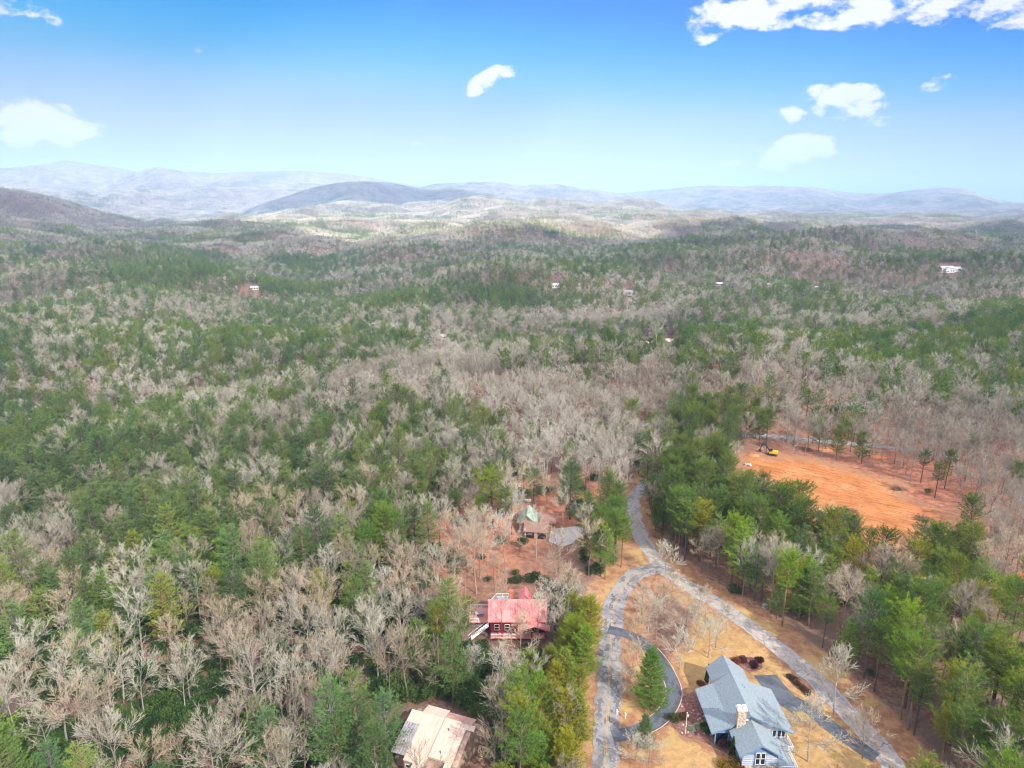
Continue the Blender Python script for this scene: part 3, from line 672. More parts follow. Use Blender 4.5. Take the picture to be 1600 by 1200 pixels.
def pine_meshes(seed, H, R, lod, kind='white'):
    rng = random.Random(seed); T = MB(); K = MB()
    base = {'white': .30, 'tall': .55, 'dense': .03, 'scrub': .22}[kind] * H
    pts = [Vector((0, 0, -.6)), Vector((rng.uniform(-.2, .2), rng.uniform(-.2, .2), H * .35)), Vector((rng.uniform(-.35, .35), rng.uniform(-.35, .35), H * .7)), Vector((rng.uniform(-.4, .4), rng.uniform(-.4, .4), H * .985))]
    T.tube(pts, [H * .0125, H * .0105, H * .007, .03], 6 if lod == 0 else 3, cap=False)
    def axis(z):
        for a, b in zip(pts, pts[1:]):
            if b.z >= z: return a.lerp(b, (z - a.z) / (b.z - a.z))
        return pts[-1]
    step = {'white': .95, 'tall': .8, 'dense': .55, 'scrub': .7}[kind] * (1, 1.35, 2.0)[lod]
    nb = {'white': 6, 'tall': 6, 'dense': 8, 'scrub': 7}[kind] - (0, 1, 2)[lod]
    nbl, L, w = ((8, .62, .085), (6, 1.0, .20), (4, 1.7, .50))[lod]
    dens = (1.0, .55, .22)[lod]
    z = base; k = 0
    while z < H * .97:
        t = (z - base) / (H - base)
        if kind == 'white': prof = (1 - t) ** .62 * (.55 + .45 * min(1, t * 5 + .35))
        elif kind == 'tall': prof = math.sin(math.pi * min(1, (t * .84 + .16))) ** .7
        elif kind == 'dense': prof = (1 - t) ** .70 * min(1, .75 + t * 2)
        else: prof = (1 - t) ** .5 * min(1, .5 + t * 3)
        for i in range(nb):
            if kind != 'dense' and rng.random() < (.22 if kind == 'tall' else .12): continue
            az = k * .9 + i * 2 * math.pi / nb + rng.uniform(-.3, .3); Lb = R * prof * rng.uniform(.6, 1.25) + .35
            el = math.radians({'white': 2 + 34 * t, 'tall': 15 + 40 * t, 'dense': 8 + 42 * t, 'scrub': 10 + 40 * t}[kind] + rng.uniform(-9, 9))
            p = axis(z + rng.uniform(-.2, .2) * step); d = Vector((math.cos(az) * math.cos(el), math.sin(az) * math.cos(el), math.sin(el)))
            q = [p, p + d * Lb * .55, p + d * Lb + Vector((0, 0, Lb * .13))]
            if lod == 0: T.tube(q, [.06, .04, .015], 3, cap=False)
            ns = max(2, int(Lb * 4.2 * dens + 1))
            for s in range(ns):
                u = .28 + .72 * (s + rng.random()) / ns if kind in ('white', 'tall') else .35 + .65 * (s + rng.random()) / ns
                if u < .55: c = q[0].lerp(q[1], u / .55)
                else: c = q[1].lerp(q[2], min(1, (u - .55) / .45))
                side = Vector((-d.y, d.x, 0)); wdt = Lb * .30 * (1.25 - u * .7)
                c = c + side * rng.uniform(-wdt, wdt) + Vector((0, 0, rng.uniform(-.1, .28)))
                dirn = (d + side * rng.uniform(-.6, .6) + Vector((0, 0, .30))).normalized()
                needle_clump(K, c, dirn, nbl, L * (.85 if kind == 'dense' else 1), w, rng, .55 if kind == 'white' else .7)
        z += step * rng.uniform(.8, 1.2); k += 1
    needle_clump(K, pts[-1] - Vector((0, 0, .5)), Vector((0, 0, 1)), nbl * 2, L, w, rng, .5)
    return T, K
def shrub_mesh(seed, R, Hh, n, leaf, mb=None, c=(0, 0, 0)):
    rng = random.Random(seed); K = mb or MB()
    lob = [(Vector((rng.uniform(-.5, .5) * R, rng.uniform(-.5, .5) * R, Hh * rng.uniform(.35, .62))), rng.uniform(.45, .75)) for _ in range(5)]
    for _ in range(n):
        o, s = rng.choice(lob); v = Vector((rng.gauss(0, 1), rng.gauss(0, 1), rng.gauss(.2, 1))).normalized()
        p = o + Vector((v.x * R * s, v.y * R * s, v.z * Hh * .5 * s)) * rng.uniform(.75, 1.03)
        if p.z < .05: p.z = .05 + rng.random() * .2
        d = (v + Vector((rng.gauss(0, .6), rng.gauss(0, .6), rng.gauss(.2, .5)))).normalized(); blade(K, p + Vector(c), d, leaf * rng.uniform(.7, 1.3), leaf * .55, rng)
    return K

BARE = {}; PINE = {}
bare_spec = [(11, 17.5, 5.6, 'oak'), (12, 20, 6.6, 'oak'), (13, 15, 4.6, 'oak'), (14, 19, 4.8, 'poplar'), (15, 18, 6.0, 'oak'), (16, 14, 3.9, 'poplar'), (17, 16.5, 5.2, 'oak'), (18, 11, 4.6, 'fan'), (19, 13, 5.2, 'fan')]
pine_spec = [(31, 20, 5.0, 'white'), (32, 23, 5.6, 'white'), (33, 18, 4.6, 'white'), (34, 20, 4.3, 'tall'), (35, 18, 3.9, 'tall'), (36, 14, 3.9, 'scrub'), (37, 11, 3.4, 'scrub'), (38, 13, 4.0, 'dense'), (39, 16, 4.6, 'white')]
for i, (s, h, sp, hb) in enumerate(bare_spec):
    for lod in range(3):
        T, K = bare_meshes(s, h, sp, lod, hb); BARE[i, lod] = (T, K)
for i, (s, h, R, kd) in enumerate(pine_spec):
    for lod in range(3):
        T, K = pine_meshes(s, h, R, lod, kd); PINE[i, lod] = (T, K)
def both(T, K):
    m = MB(); m.add(T.v, T.f, 0); m.add(K.v, K.f, 1); return m
src_bare = bpy.data.collections.new('bare_sources'); src_pine = bpy.data.collections.new('pine_sources'); src_shrub = bpy.data.collections.new('shrub_sources'); src_tile = bpy.data.collections.new('wood_sources')
def source(coll, name, me):
    o = bpy.data.objects.new(name, me); coll.objects.link(o); return o
for lod in range(3):
    for i in range(len(bare_spec)): source(src_bare, 'a_bare_%d%02d' % (lod, i), both(*BARE[i, lod]).mesh('bare_tree_joined', [M_bark, M_twig]))
    for i in range(len(pine_spec)):
        source(src_pine, 'a_pine_%d%02d' % (lod, i), both(*PINE[i, lod]).mesh('pine_tree_joined', [M_pinebark, M_needle if pine_spec[i][3] in ('tall', 'scrub') else M_needle_blue]))
for i in range(5): source(src_shrub, 'a_shrub_%d' % i, shrub_mesh(70 + i, 1.5 + .35 * (i % 3), 2.2 + .6 * (i % 4), 620, .42).mesh('shrub_joined', M_shrubleaf))
# far woods: tiles of many small crowns
def tile_mesh(seed, pine_share):
    rng = random.Random(seed); m = MB(); K = MB(); K2 = MB(); T = MB(); n = 6; s = 42.0 / n
    for a in range(n):
        for b in range(n):
            x = (a + .5 + rng.uniform(-.4, .4)) * s - 21; y = (b + .5 + rng.uniform(-.4, .4)) * s - 21
            if rng.random() < pine_share:
                h = rng.uniform(13, 22); R = rng.uniform(2.6, 4)
                for _ in range(38):
                    t = rng.random(); rr_ = R * (1 - t) ** .7; az = rng.uniform(0, 6.28); p = Vector((x + math.cos(az) * rr_ * .8, y + math.sin(az) * rr_ * .8, h * (.35 + .62 * t)))
                    blade(K2, p, Vector((math.cos(az), math.sin(az), rng.uniform(.1, .9))).normalized(), rng.uniform(1.4, 2.4), 1.3, rng)
            else:
                h = rng.uniform(14, 19); R = rng.uniform(3.8, 5.6)
                T.tube([(x, y, -3), (x, y, h * .6)], [.3, .16], 3, cap=False)
                for _ in range(60):
                    v = Vector((rng.gauss(0, .55), rng.gauss(0, .55), rng.uniform(.15, 1))).normalized(); q = rng.uniform(.35, 1)
                    p = Vector((x, y, h * .45)) + Vector((v.x * R, v.y * R, v.z * h * .5)) * q * .85
                    blade(K, p, v, rng.uniform(1.4, 2.4), .62, rng)
    m.add(T.v, T.f, 0); m.add(K.v, K.f, 1); m.add(K2.v, K2.f, 2); return m.mesh('wood_tile', [M_bark, M_twig, M_needle])
for k, (ps, nv) in enumerate(((.04, 4), (.30, 3), (.85, 3))):
    for v in range(nv): source(src_tile, 'a_wood_%d%d' % (k, v), tile_mesh(200 + 10 * k + v, ps))

def scatter(name, label, coll, pts, rots, scales, idx):
    me = bpy.data.meshes.new(name); me.vertices.add(len(pts)); me.vertices.foreach_set('co', np.asarray(pts, np.float32).ravel())
    a = me.attributes.new('turn', 'FLOAT_VECTOR', 'POINT'); a.data.foreach_set('vector', np.asarray(rots, np.float32).ravel())
    a = me.attributes.new('size', 'FLOAT_VECTOR', 'POINT'); a.data.foreach_set('vector', np.asarray(scales, np.float32).ravel())
    a = me.attributes.new('which', 'INT', 'POINT'); a.data.foreach_set('value', np.asarray(idx, np.int32))
    o = bpy.data.objects.new(name, me); C.objects.link(o); tag(o, label, kind='stuff')
    g = bpy.data.node_groups.new(name + '_nodes', 'GeometryNodeTree')
    g.interface.new_socket('Geometry', in_out='INPUT', socket_type='NodeSocketGeometry'); g.interface.new_socket('Geometry', in_out='OUTPUT', socket_type='NodeSocketGeometry')
    n, l = g.nodes, g.links
    gi = n.new('NodeGroupInput'); go = n.new('NodeGroupOutput'); ci = n.new('GeometryNodeCollectionInfo'); ci.inputs['Collection'].default_value = coll
    ci.inputs['Separate Children'].default_value = True; ci.inputs['Reset Children'].default_value = True
    ip = n.new('GeometryNodeInstanceOnPoints'); ip.inputs['Pick Instance'].default_value = True
    def na(nm, ty):
        q = n.new('GeometryNodeInputNamedAttribute'); q.data_type = ty; q.inputs['Name'].default_value = nm; return q.outputs['Attribute']
    l.new(gi.outputs[0], ip.inputs['Points']); l.new(ci.outputs[0], ip.inputs['Instance'])
    l.new(na('which', 'INT'), ip.inputs['Instance Index'])
    e = n.new('FunctionNodeEulerToRotation'); l.new(na('turn', 'FLOAT_VECTOR'), e.inputs[0]); l.new(e.outputs[0], ip.inputs['Rotation']); l.new(na('size', 'FLOAT_VECTOR'), ip.inputs['Scale'])
    l.new(ip.outputs[0], go.inputs[0])
    md = o.modifiers.new('scatter', 'NODES'); md.node_group = g
    return o

# ---------------------------------------------------------------- where the trees stand
GREEN = [  # px, py, rx, ry, weight: areas of the photograph where evergreens prevail
    (110, 690, 230, 95, .85), (40, 560, 150, 40, .6), (330, 560, 240, 52, .62), (560, 640, 60, 45, .5), (250, 420, 120, 38, 1.0), (90, 370, 120, 16, .5), (370, 352, 160, 10, .55), (80, 440, 120, 30, .45),
    (470, 530, 200, 26, .85), (60, 500, 160, 30, .5), (190, 500, 120, 26, .5), (640, 410, 120, 30, .5), (640, 665, 130, 55, .62), (450, 700, 110, 50, .65), (240, 835, 150, 80, .88), (330, 800, 90, 70, .7), (420, 770, 90, 40, .55), (30, 800, 70, 60, .5), (20, 960, 70, 60, .5),
    (585, 845, 42, 50, .95), (620, 780, 60, 30, .3), (770, 770, 35, 45, .8), (690, 960, 60, 30, .5), (1050, 520, 180, 34, .75), (940, 560, 60, 20, .5), (830, 400, 140, 22, .45), (940, 415, 80, 14, .8), (1130, 410, 120, 20, .5), (1240, 370, 160, 16, .4), (1230, 440, 60, 14, .6),
    (1480, 405, 150, 26, .65), (1590, 400, 80, 40, .6), (1420, 540, 150, 34, .85), (1570, 510, 70, 40, .95), (1560, 600, 90, 25, .6), (1540, 580, 100, 30, .7),
    (1130, 645, 70, 50, .9), (1060, 720, 90, 35, .95), (1150, 770, 110, 65, .97), (1210, 800, 90, 45, .95), (1085, 790, 80, 50, .9), (960, 745, 30, 30, .8), (1330, 640, 70, 30, .6), (1340, 850, 60, 60, .85), (1270, 890, 60, 50, .8), (1250, 940, 50, 50, .85),
    (1520, 880, 70, 60, .92), (1420, 930, 80, 50, .85), (1390, 1000, 80, 50, .85), (1470, 1060, 110, 80, .8), (1560, 1100, 110, 110, .9), (1600, 980, 60, 60, .6),
    (965, 815, 48, 48, 1.2), (905, 975, 42, 55, 1.2), (880, 1060, 70, 75, .95), (850, 1150, 85, 60, .8), (530, 1180, 60, 60, .5), (590, 1160, 60, 80, .55), (430, 880, 50, 40, .5), (300, 960, 60, 50, .35), (260, 1160, 70, 50, .35), (130, 870, 60, 60, .4)]
BROWN = [(1000, 600, 300, 22), (560, 590, 100, 30), (830, 640, 60, 20), (900, 700, 120, 50), (1480, 660, 160, 50), (760, 850, 140, 60), (700, 560, 90, 22), (120, 1060, 260, 100), (420, 1000, 180, 90), (480, 800, 60, 40), (1400, 495, 140, 8), (230, 600, 50, 20), (950, 490, 140, 14), (1580, 800, 60, 100), (80, 850, 60, 30), (1340, 900, 40, 40)]
def green_share(px, py, x, y):
    s = .14 + .42 * sstep(fbm(x / 95.0 + 9, y / 110.0, 3, 77), .15, .4) + .42 * sstep(fbm(x / 420.0, y / 300.0, 4, 78), .12, .5) * sstep(np.hypot(x, y), 400, 900)
    zl = terrain(x, y); s = s + .10 * sstep(-zl, 2, 22) * sstep(np.hypot(x, y), 350, 700) - .12 * sstep(zl, 4, 25)
    s = np.clip(s, .04, 1)
    for a, b, rx, ry, w in GREEN:
        s = np.maximum(s, .95 * w * np.exp(-(((px - a) / (1.22 * rx)) ** 2 + ((py - b) / (1.2 * ry)) ** 2) ** 2))
    for a, b, rx, ry in BROWN:
        s = s * (1 - .93 * np.exp(-(((px - a) / rx) ** 2 + ((py - b) / ry) ** 2) ** 1.5))
    return s
# outlines (photograph pixels) of what must stay in view: roofs, roads, clearing, lawns
KEEP = [
    [(928, 1215), (935, 1100), (943, 960), (960, 925), (985, 900), (1000, 885), (1000, 850), (1018, 855), (1060, 895), (1120, 935), (1200, 985), (1275, 1036), (1335, 1095), (1375, 1130), (1430, 1215), (1385, 1215), (1320, 1150), (1290, 1115), (1050, 1215)],
    [(985, 762), (1005, 750), (1015, 760), (1000, 780), (1000, 800), (985, 790)],
    [(1160, 700), (1215, 700), (1300, 718), (1370, 742), (1440, 775), (1480, 803), (1465, 818), (1400, 822), (1340, 805), (1290, 778), (1240, 752), (1190, 733), (1150, 720)],
    [(735, 920), (790, 910), (860, 925), (862, 945), (850, 985), (768, 1000), (735, 965)],
    [(622, 1175), (640, 1100), (690, 1103), (748, 1128), (740, 1200), (690, 1200)],
    [(812, 798), (862, 805), (905, 822), (908, 848), (865, 862), (815, 838)],
    [(1075, 1030), (1180, 1025), (1290, 1100), (1245, 1215), (1120, 1215)],
    [(1466, 411), (1500, 411), (1500, 423), (1466, 423)], [(1003, 527), (1022, 527), (1022, 540), (1003, 540)], [(1038, 524), (1054, 524), (1054, 540), (1038, 540)],
    [(860, 441), (875, 441), (875, 448), (860, 448)], [(976, 450), (990, 450), (990, 459), (976, 459)], [(388, 443), (405, 443), (405, 454), (372, 454)], [(1198, 442), (1205, 442), (1205, 450), (1198, 450)],
    [(1271, 448), (1282, 448), (1282, 453), (1271, 453)], [(1378, 455), (1387, 455), (1387, 460), (1378, 460)], [(1118, 441), (1130, 441), (1130, 446), (1118, 446)], [(685, 525), (697, 525), (697, 529), (685, 529)],
]
def keep_hit(x, y, z, h):
    hit = np.zeros(np.shape(x), bool)
    for f, dx in ((.12, 0), (.3, 0), (.45, 0), (.62, -.10), (.62, .10), (.8, -.1), (.8, .1), (.97, 0)):
        px, py, _ = proj(x + dx * h, y, z + f * h)
        for k in KEEP: hit |= inside(px, py, k)
    return hit
def clear_ground(x, y, pad=1.0):
    bad = (seg_dist(x, y, ROAD_A) < 5.5 * pad) | (seg_dist(x, y, ROAD_B[84:]) < 6.0 * pad) | (seg_dist(x, y, ROAD_B[:85]) < 3.6) | (seg_dist(x, y, ROAD_C) < 2.6) | (seg_dist(x, y, DRIVE) < 4.0) | (seg_dist(x, y, DRIVE_2) < 3.5)
    for p in (CLEAR, LAWN, LAWN_2, PAD, CONC): bad |= inside(x, y, p)
    for (x0, x1, y0, y1) in ((37, 60, 103, 134), (-12, 10.5, 144, 161), (-22.5, -4, 99, 117.5), (2, 15, 196, 215)): bad |= (x > x0) & (x < x1) & (y > y0) & (y < y1)
    bad |= (x > 30) & (x < 75) & (y > 95) & (y < 150) & (seg_dist(x, y, ROAD_B) < 40)
    return bad
rs = np.random.RandomState(5)
def grid_points(r0, r1, cell, jit=.42):
    X, Y = np.meshgrid(np.arange(-r1 * .80, r1 * .80, cell), np.arange(20, r1 + cell, cell))
    X = X + (np.floor(Y / cell) % 2) * cell * .5
    X = X + rs.uniform(-jit, jit, X.shape) * cell; Y = Y + rs.uniform(-jit, jit, Y.shape) * cell
    x, y = X.ravel(), Y.ravel(); r = np.hypot(x, y); az = np.abs(np.arctan2(x, y))
    k = (r >= r0) & (r < r1) & ((az < math.radians(41)) | ((r < 160) & (az < math.radians(52))))
    return x[k], y[k]
def forest(r0, r1, cell):
    x, y = grid_points(r0, r1, cell); z = terrain(x, y)
    px, py, _ = proj(x, y, z + 13); g = green_share(px, py, x, y); u = rs.rand(len(x)); pine = u < g
    return x, y, z, px, py, pine
HERO_SPOTS = [(47, 178, 5), (39, 117, 6)]
X1, Y1, Z1, PX1, PY1, PN1 = forest(78, 330, 5.5)
xe, ye = grid_points(78, 330, 5.3); ze = terrain(xe, ye); pxe, pye, _ = proj(xe, ye, ze + 13); ke = rs.rand(len(xe)) < .75 * sstep(green_share(pxe, pye, xe, ye), .45, .85)
X1, Y1, Z1, PX1, PY1 = (np.concatenate([a, b[ke]]) for a, b in ((X1, xe), (Y1, ye), (Z1, ze), (PX1, pxe), (PY1, pye))); PN1 = np.concatenate([PN1, np.ones(ke.sum(), bool)])
ok = ~clear_ground(X1, Y1)
h1 = np.where(PN1, 19.0, 20.0) * rs.uniform(.72, 1.12, len(X1))
# thin wood: red litter round the red-roofed house, rim of the clearing, road island
gpx, gpy, _ = proj(X1, Y1, Z1)
thin = np.exp(-((gpx - 740) / 120.0) ** 2 - ((gpy - 860) / 62.0) ** 2) * .72 + np.exp(-((gpx - 900) / 80.0) ** 2 - ((gpy - 800) / 40.0) ** 2) * .6 + np.exp(-((gpx - 1280) / 150.0) ** 2 - ((gpy - 720) / 25.0) ** 2) * .5
thin = np.maximum(thin, (seg_dist(X1, Y1, CLEAR + CLEAR[:1]) < 14) * .35 if len(CLEAR) else 0)
ok &= rs.rand(len(X1)) > thin
ok &= ~(~PN1 & (rs.rand(len(X1)) < np.where((PX1 < 620) & (PY1 > 940), .42, .10)))
ok &= ~keep_hit(X1, Y1, Z1, h1)
ok &= ~inside(X1, Y1, path_px([(960, 985), (975, 930), (1000, 905), (1040, 900), (1065, 915), (1160, 990), (1280, 1090), (1330, 1150), (1400, 1230), (1000, 1290), (960, 1290)]))
X1, Y1, Z1, PX1, PY1, PN1, h1 = (a[ok] for a in (X1, Y1, Z1, PX1, PY1, PN1, h1))

TINT_P = {'yellow-green': (1.75, 1.4, .7), 'mid-green': (1.25, 1.25, 1.0), 'blue-green': (.95, 1.15, 1.3), 'dark green': (.78, .85, .85), 'bright green': (1.3, 1.5, .7)}
TINT_B = {'pale grey': (1.14, 1.16, 1.16), 'tan': (1.08, .96, .85), 'grey-brown': (.82, .76, .72)}
bare_part = {i: (BARE[i, 0][0].mesh('trunk', M_bark), BARE[i, 0][1].mesh('crown', M_twig)) for i in range(len(bare_spec))}
pine_part = {i: (PINE[i, 0][0].mesh('trunk', M_pinebark), PINE[i, 0][1].mesh('crown', M_needle if pine_spec[i][3] in ('tall', 'scrub') else M_needle_blue)) for i in range(len(pine_spec))}
LANDMARKS = [('the red-roofed house', 800, 955), ('the tan-roofed house', 685, 1150), ('the green-roofed house', 840, 825), ('the clay clearing', 1320, 780), ('the road fork', 1020, 890),
             ('the white dead tree', 262, 850), ('the log house', 1160, 1100), ('the yellow excavator', 1205, 703)]
used_labels = {}
def place_words(px, py):
    best = min(LANDMARKS, key=lambda q: math.hypot(px - q[1], (py - q[2]) * 1.2)); nm, lx, ly = best; dx, dy = px - lx, py - ly; d = math.hypot(dx, dy)
    side = ('left of' if dx < 0 else 'right of') if abs(dx) > abs(dy) * 1.1 else ('beyond' if dy < 0 else 'in front of')
    far = 'close ' if d < 90 else ('' if d < 230 else 'far ')
    return far + side + ' ' + nm
ORD = ['', 'second ', 'third ', 'fourth ', 'fifth ', 'sixth ', 'seventh ', 'eighth ', 'ninth ']
def add_tree(kind, i, x, y, z, s, tint=None, rng=random, label=None, rz=None, group=None, sxy=1.0):
    spec = (bare_spec if kind == 'bare' else pine_spec)[i]; H = spec[1] * s
    tints = TINT_B if kind == 'bare' else TINT_P; tint = tint or rng.choice(list(tints))
    nm = 'bare_tree' if kind == 'bare' else 'pine_tree'
    px, py, _ = proj(x, y, z + H * .6); px = float(px); py = float(py)
    size = 'tall' if H > 20.5 else ('small' if H < 13 else ('short' if H < 16.5 else 'medium'))
    if label is None:
        noun = 'leafless tree' if kind == 'bare' else {'white': 'tiered pine', 'tall': 'high-crowned pine', 'scrub': 'bushy pine', 'dense': 'dense conical pine'}[spec[3]]
        label = '%s %s %s %s' % (size, tint.replace('pale grey', 'pale'), noun, place_words(px, py)); group = label
    o = bpy.data.objects.new(nm, None); C.objects.link(o); o.location = (x, y, z); o.rotation_euler = (0, 0, rng.uniform(0, 6.28) if rz is None else rz); o.scale = (s * sxy, s * sxy, s)
    o['label'] = label; o['category'] = 'tree'
    if group: o['group'] = group
    tm, cm = (bare_part if kind == 'bare' else pine_part)[i]
    for n_, me in (('trunk', tm), ('crown', cm)):
        c = bpy.data.objects.new(n_, me); C.objects.link(c); c.parent = o; c.color = (*tints[tint], 1)
    used_labels.setdefault(label, []).append((o, px, py)); return o
def pick_index(pine, px, py, rng):
    if not pine: return rng.choice([0, 1, 2, 3, 4, 5, 6, 0, 1, 4, 8])
    if px < 560 and py > 600: return rng.choice([0, 1, 2, 8, 8, 0, 5])
    if px > 930 and py > 650: return rng.choice([3, 4, 3, 0, 8, 5, 4])
    if px > 820 and py > 900: return rng.choice([5, 6, 7, 5])
    return rng.choice([0, 1, 2, 8, 3, 4, 5, 6])
def near_tint(pine, px, py, rng):
    if not pine: return rng.choice(['pale grey', 'pale grey', 'tan', 'grey-brown']) if py > 900 else rng.choice(['tan', 'grey-brown', 'pale grey'])
    if 820 < px < 950 and py > 900: return rng.choice(['yellow-green', 'yellow-green', 'bright green'])
    return rng.choice(['yellow-green', 'mid-green', 'mid-green', 'blue-green', 'dark green', 'bright green'])
trng = random.Random(99)
rest = {True: [], False: []}
order = np.argsort(np.hypot(X1, Y1))
inview = (PX1 > -30) & (PX1 < 1630) & (PY1 < 1235)
HERO_BUDGET = 24
cnt = {True: 0, False: 0}
for k in order:
    pn = bool(PN1[k]); px, py = float(PX1[k]), float(PY1[k]); i = pick_index(pn, px, py, trng); s = float(h1[k]) / (20.0 if not pn else 19.0); s = s * (1.0 if not pn else 1.0)
    if inview[k] and cnt[pn] < 300 - HERO_BUDGET:
        cnt[pn] += 1; add_tree('pine' if pn else 'bare', i, float(X1[k]), float(Y1[k]), float(Z1[k]) - .1, s, near_tint(pn, px, py, trng), trng)
    else: rest[pn].append((X1[k], Y1[k], Z1[k] - .1, i, s, 0))
# further rings, one stuff object for each kind
for (r0, r1, cell, lod) in ((330, 780, 5.9, 1), (780, 1900, 6.3, 2)):
    x, y, z, px, py, pine = forest(r0, r1, cell); hh = np.full(len(x), 16.0)
    ok = ~keep_hit(x, y, z, hh)
    for q in np.nonzero(ok)[0]:
        pn = bool(pine[q]); i = trng.randrange(len(pine_spec) if pn else len(bare_spec))
        if pn and i == 7: i = 0
        rest[pn].append((x[q], y[q], z[q] - .2, i, trng.uniform(.72, 1.08), lod))
for pn, nm, lb, coll, nvar in ((True, 'pine_forest', 'distant evergreen trees mixed through the winter woods', src_pine, len(pine_spec)), (False, 'bare_forest', 'distant leafless trees covering the hills', src_bare, len(bare_spec))):
    R_ = np.array(rest[pn]); m = len(R_)
    scatter(nm, lb, coll, R_[:, :3], np.column_stack([rs.uniform(-.05, .05, m), rs.uniform(-.05, .05, m), rs.uniform(0, 6.28, m)]),
            np.column_stack([R_[:, 4] * rs.uniform(.85, 1.15, m)] * 2 + [R_[:, 4]]), R_[:, 5] * nvar + R_[:, 3])
x, y = grid_points(1900, 8200, 36.0, .2); z = terrain(x, y); px, py, _ = proj(x, y, z + 12)
g = green_share(px, py, x, y); g = np.clip(g + rs.uniform(-.15, .15, len(g)), 0, 1); ok = ~keep_hit(x, y, z, np.full(len(x), 8.0)); x, y, z, g = x[ok], y[ok], z[ok], g[ok]
g = g * .62; cls = np.where(g < .22, rs.randint(0, 4, len(g)), np.where(g < .52, 4 + rs.randint(0, 3, len(g)), 7 + rs.randint(0, 3, len(g))))
e_ = 15.0; gx = (terrain(x + e_, y) - terrain(x - e_, y)) / (2 * e_); gy = (terrain(x, y + e_) - terrain(x, y - e_)) / (2 * e_)
tz = rs.randint(0, 4, len(x)) * math.pi / 2
# tilt each tile with the slope: rotate about z first (turn), then lean
rot = np.column_stack([np.arctan(gy), -np.arctan(gx), tz * 0])
scatter('far_woods', 'far-off woods reading as one mass up to the hills', src_tile, np.column_stack([x, y, z - 1.0]), rot, np.ones((len(x), 3)), cls)

# undergrowth of broad-leaved evergreen shrubs
x, y = grid_points(80, 300, 2.5); z = terrain(x, y); px, py, _ = proj(x, y, z + 1)
w = .95 * np.exp(-((px - 420) / 420.0) ** 2 - ((py - 1080) / 150.0) ** 2) + .40 * (px < 900) * (py > 870) + .5 * np.exp(-((px - 500) / 130.0) ** 2 - ((py - 760) / 40.0) ** 2) + .10 * (py > 600)
w *= .35 + 1.0 * sstep(fbm(x / 14.0, y / 14.0, 3, 61), -.25, .3); w *= 1 - .9 * np.exp(-((px - 740) / 120.0) ** 2 - ((py - 860) / 70.0) ** 2)
ok = (rs.rand(len(x)) < w) & ((px < 940) | (rs.rand(len(x)) < .25)) & (py > 640) & ~clear_ground(x, y, 1.3) & ~keep_hit(x, y, z, np.full(len(x), 2.5)); x, y, z = x[ok], y[ok], z[ok]; m = len(x); sc = rs.uniform(.6, 1.5, m)
scatter('undergrowth', 'dark green evergreen shrubs massed under the bare trees', src_shrub, np.column_stack([x, y, z]), np.column_stack([np.zeros(m), np.zeros(m), rs.uniform(0, 6.28, m)]), np.column_stack([sc, sc, sc]), rs.randint(0, 5, m))
# ---------------------------------------------------------------- chosen single trees
def top_height(x, y, z, py_top):
    lo, hi = 1.0, 40.0
    for _ in range(40):
        m = (lo + hi) / 2
        if float(proj(x, y, z + m)[1]) > py_top: lo = m
        else: hi = m
    return lo
def hero(kind, i, base, top, tint, label, wide=1.0, group=None, seed=0):
    x, y, z = P(*base); H = top_height(x, y, z, top); sp = (bare_spec if kind == 'bare' else pine_spec)[i]; s = H / sp[1]
    o = add_tree(kind, i, x, y, z - .05, s, tint, random.Random(seed + int(x * 7)), label, sxy=wide); return o
hero('bare', 8, (1040, 903), 850, 'pale grey', 'small pale leafless tree standing at the tip of the road fork', 1.35)
hero('bare', 1, (1068, 1000), 922, 'pale grey', 'tall leafless tree with dark trunk on the grass island between the two roads', 1.1)
hero('bare', 8, (1012, 990), 925, 'pale grey', 'broad pale leafless tree on the island just above the upper driveway mouth', 1.15)
hero('bare', 7, (995, 1030), 960, 'tan', 'tan leafless tree between the patched road and the curved driveway', .8)
hero('bare', 8, (1062, 1046), 985, 'pale grey', 'round pale leafless tree left of the rear wing of the log house', 1.1)
hero('bare', 8, (1106, 1028), 965, 'pale grey', 'pale leafless tree on the lawn just beyond the log house roof', .95)
hero('bare', 3, (1102, 965), 915, 'tan', 'slender leafless sapling on the island close to the diagonal road', .8)
hero('bare', 7, (1038, 968), 915, 'tan', 'tan leafless tree in the middle of the island below the fork', .95)
hero('bare', 7, (1135, 990), 945, 'pale grey', 'small leafless tree at the upper end of the golden lawn', 1.1)
hero('bare', 3, (1160, 932), 838, 'pale grey', 'slender white-trunked tree on the far verge, second from the road fork', .8)
hero('bare', 3, (1203, 956), 842, 'pale grey', 'tallest white-trunked tree on the far verge of the diagonal road', .85)
hero('bare', 5, (1224, 946), 850, 'pale grey', 'white-trunked tree right behind the tallest one on the far verge', .85)
hero('bare', 5, (1106, 890), 825, 'pale grey', 'white-trunked tree on the far verge nearest the road fork', .85)
hero('bare', 8, (1262, 1190), 1100, 'pale grey', 'broad pale leafless tree right of the log house deck', 1.15)
hero('bare', 8, (1302, 1118), 1018, 'pale grey', 'broad pale leafless tree beside the diagonal road below the lawn', .95)
hero('bare', 7, (1348, 1185), 1115, 'tan', 'small tan leafless tree between the lower driveway and the diagonal road', 1.0)
hero('bare', 7, (993, 1190), 1150, 'pale grey', 'very small leafless tree in front of the little conical pine', 1.5)
hero('bare', 7, (1013, 1194), 1152, 'pale grey', 'very small leafless tree right of the little conical pine', 1.4)
hero('pine', 7, (1016, 1102), 1014, 'bright green', 'dense bright green pine inside the bend of the curved driveway', 1.0)
hero('pine', 7, (1006, 1165), 1116, 'mid-green', 'little conical pine beside the lower mouth of the curved driveway', .95)
hero('pine', 7, (1252, 960), 868, 'bright green', 'bright lime-green conical pine among the trees beyond the diagonal road', .80)
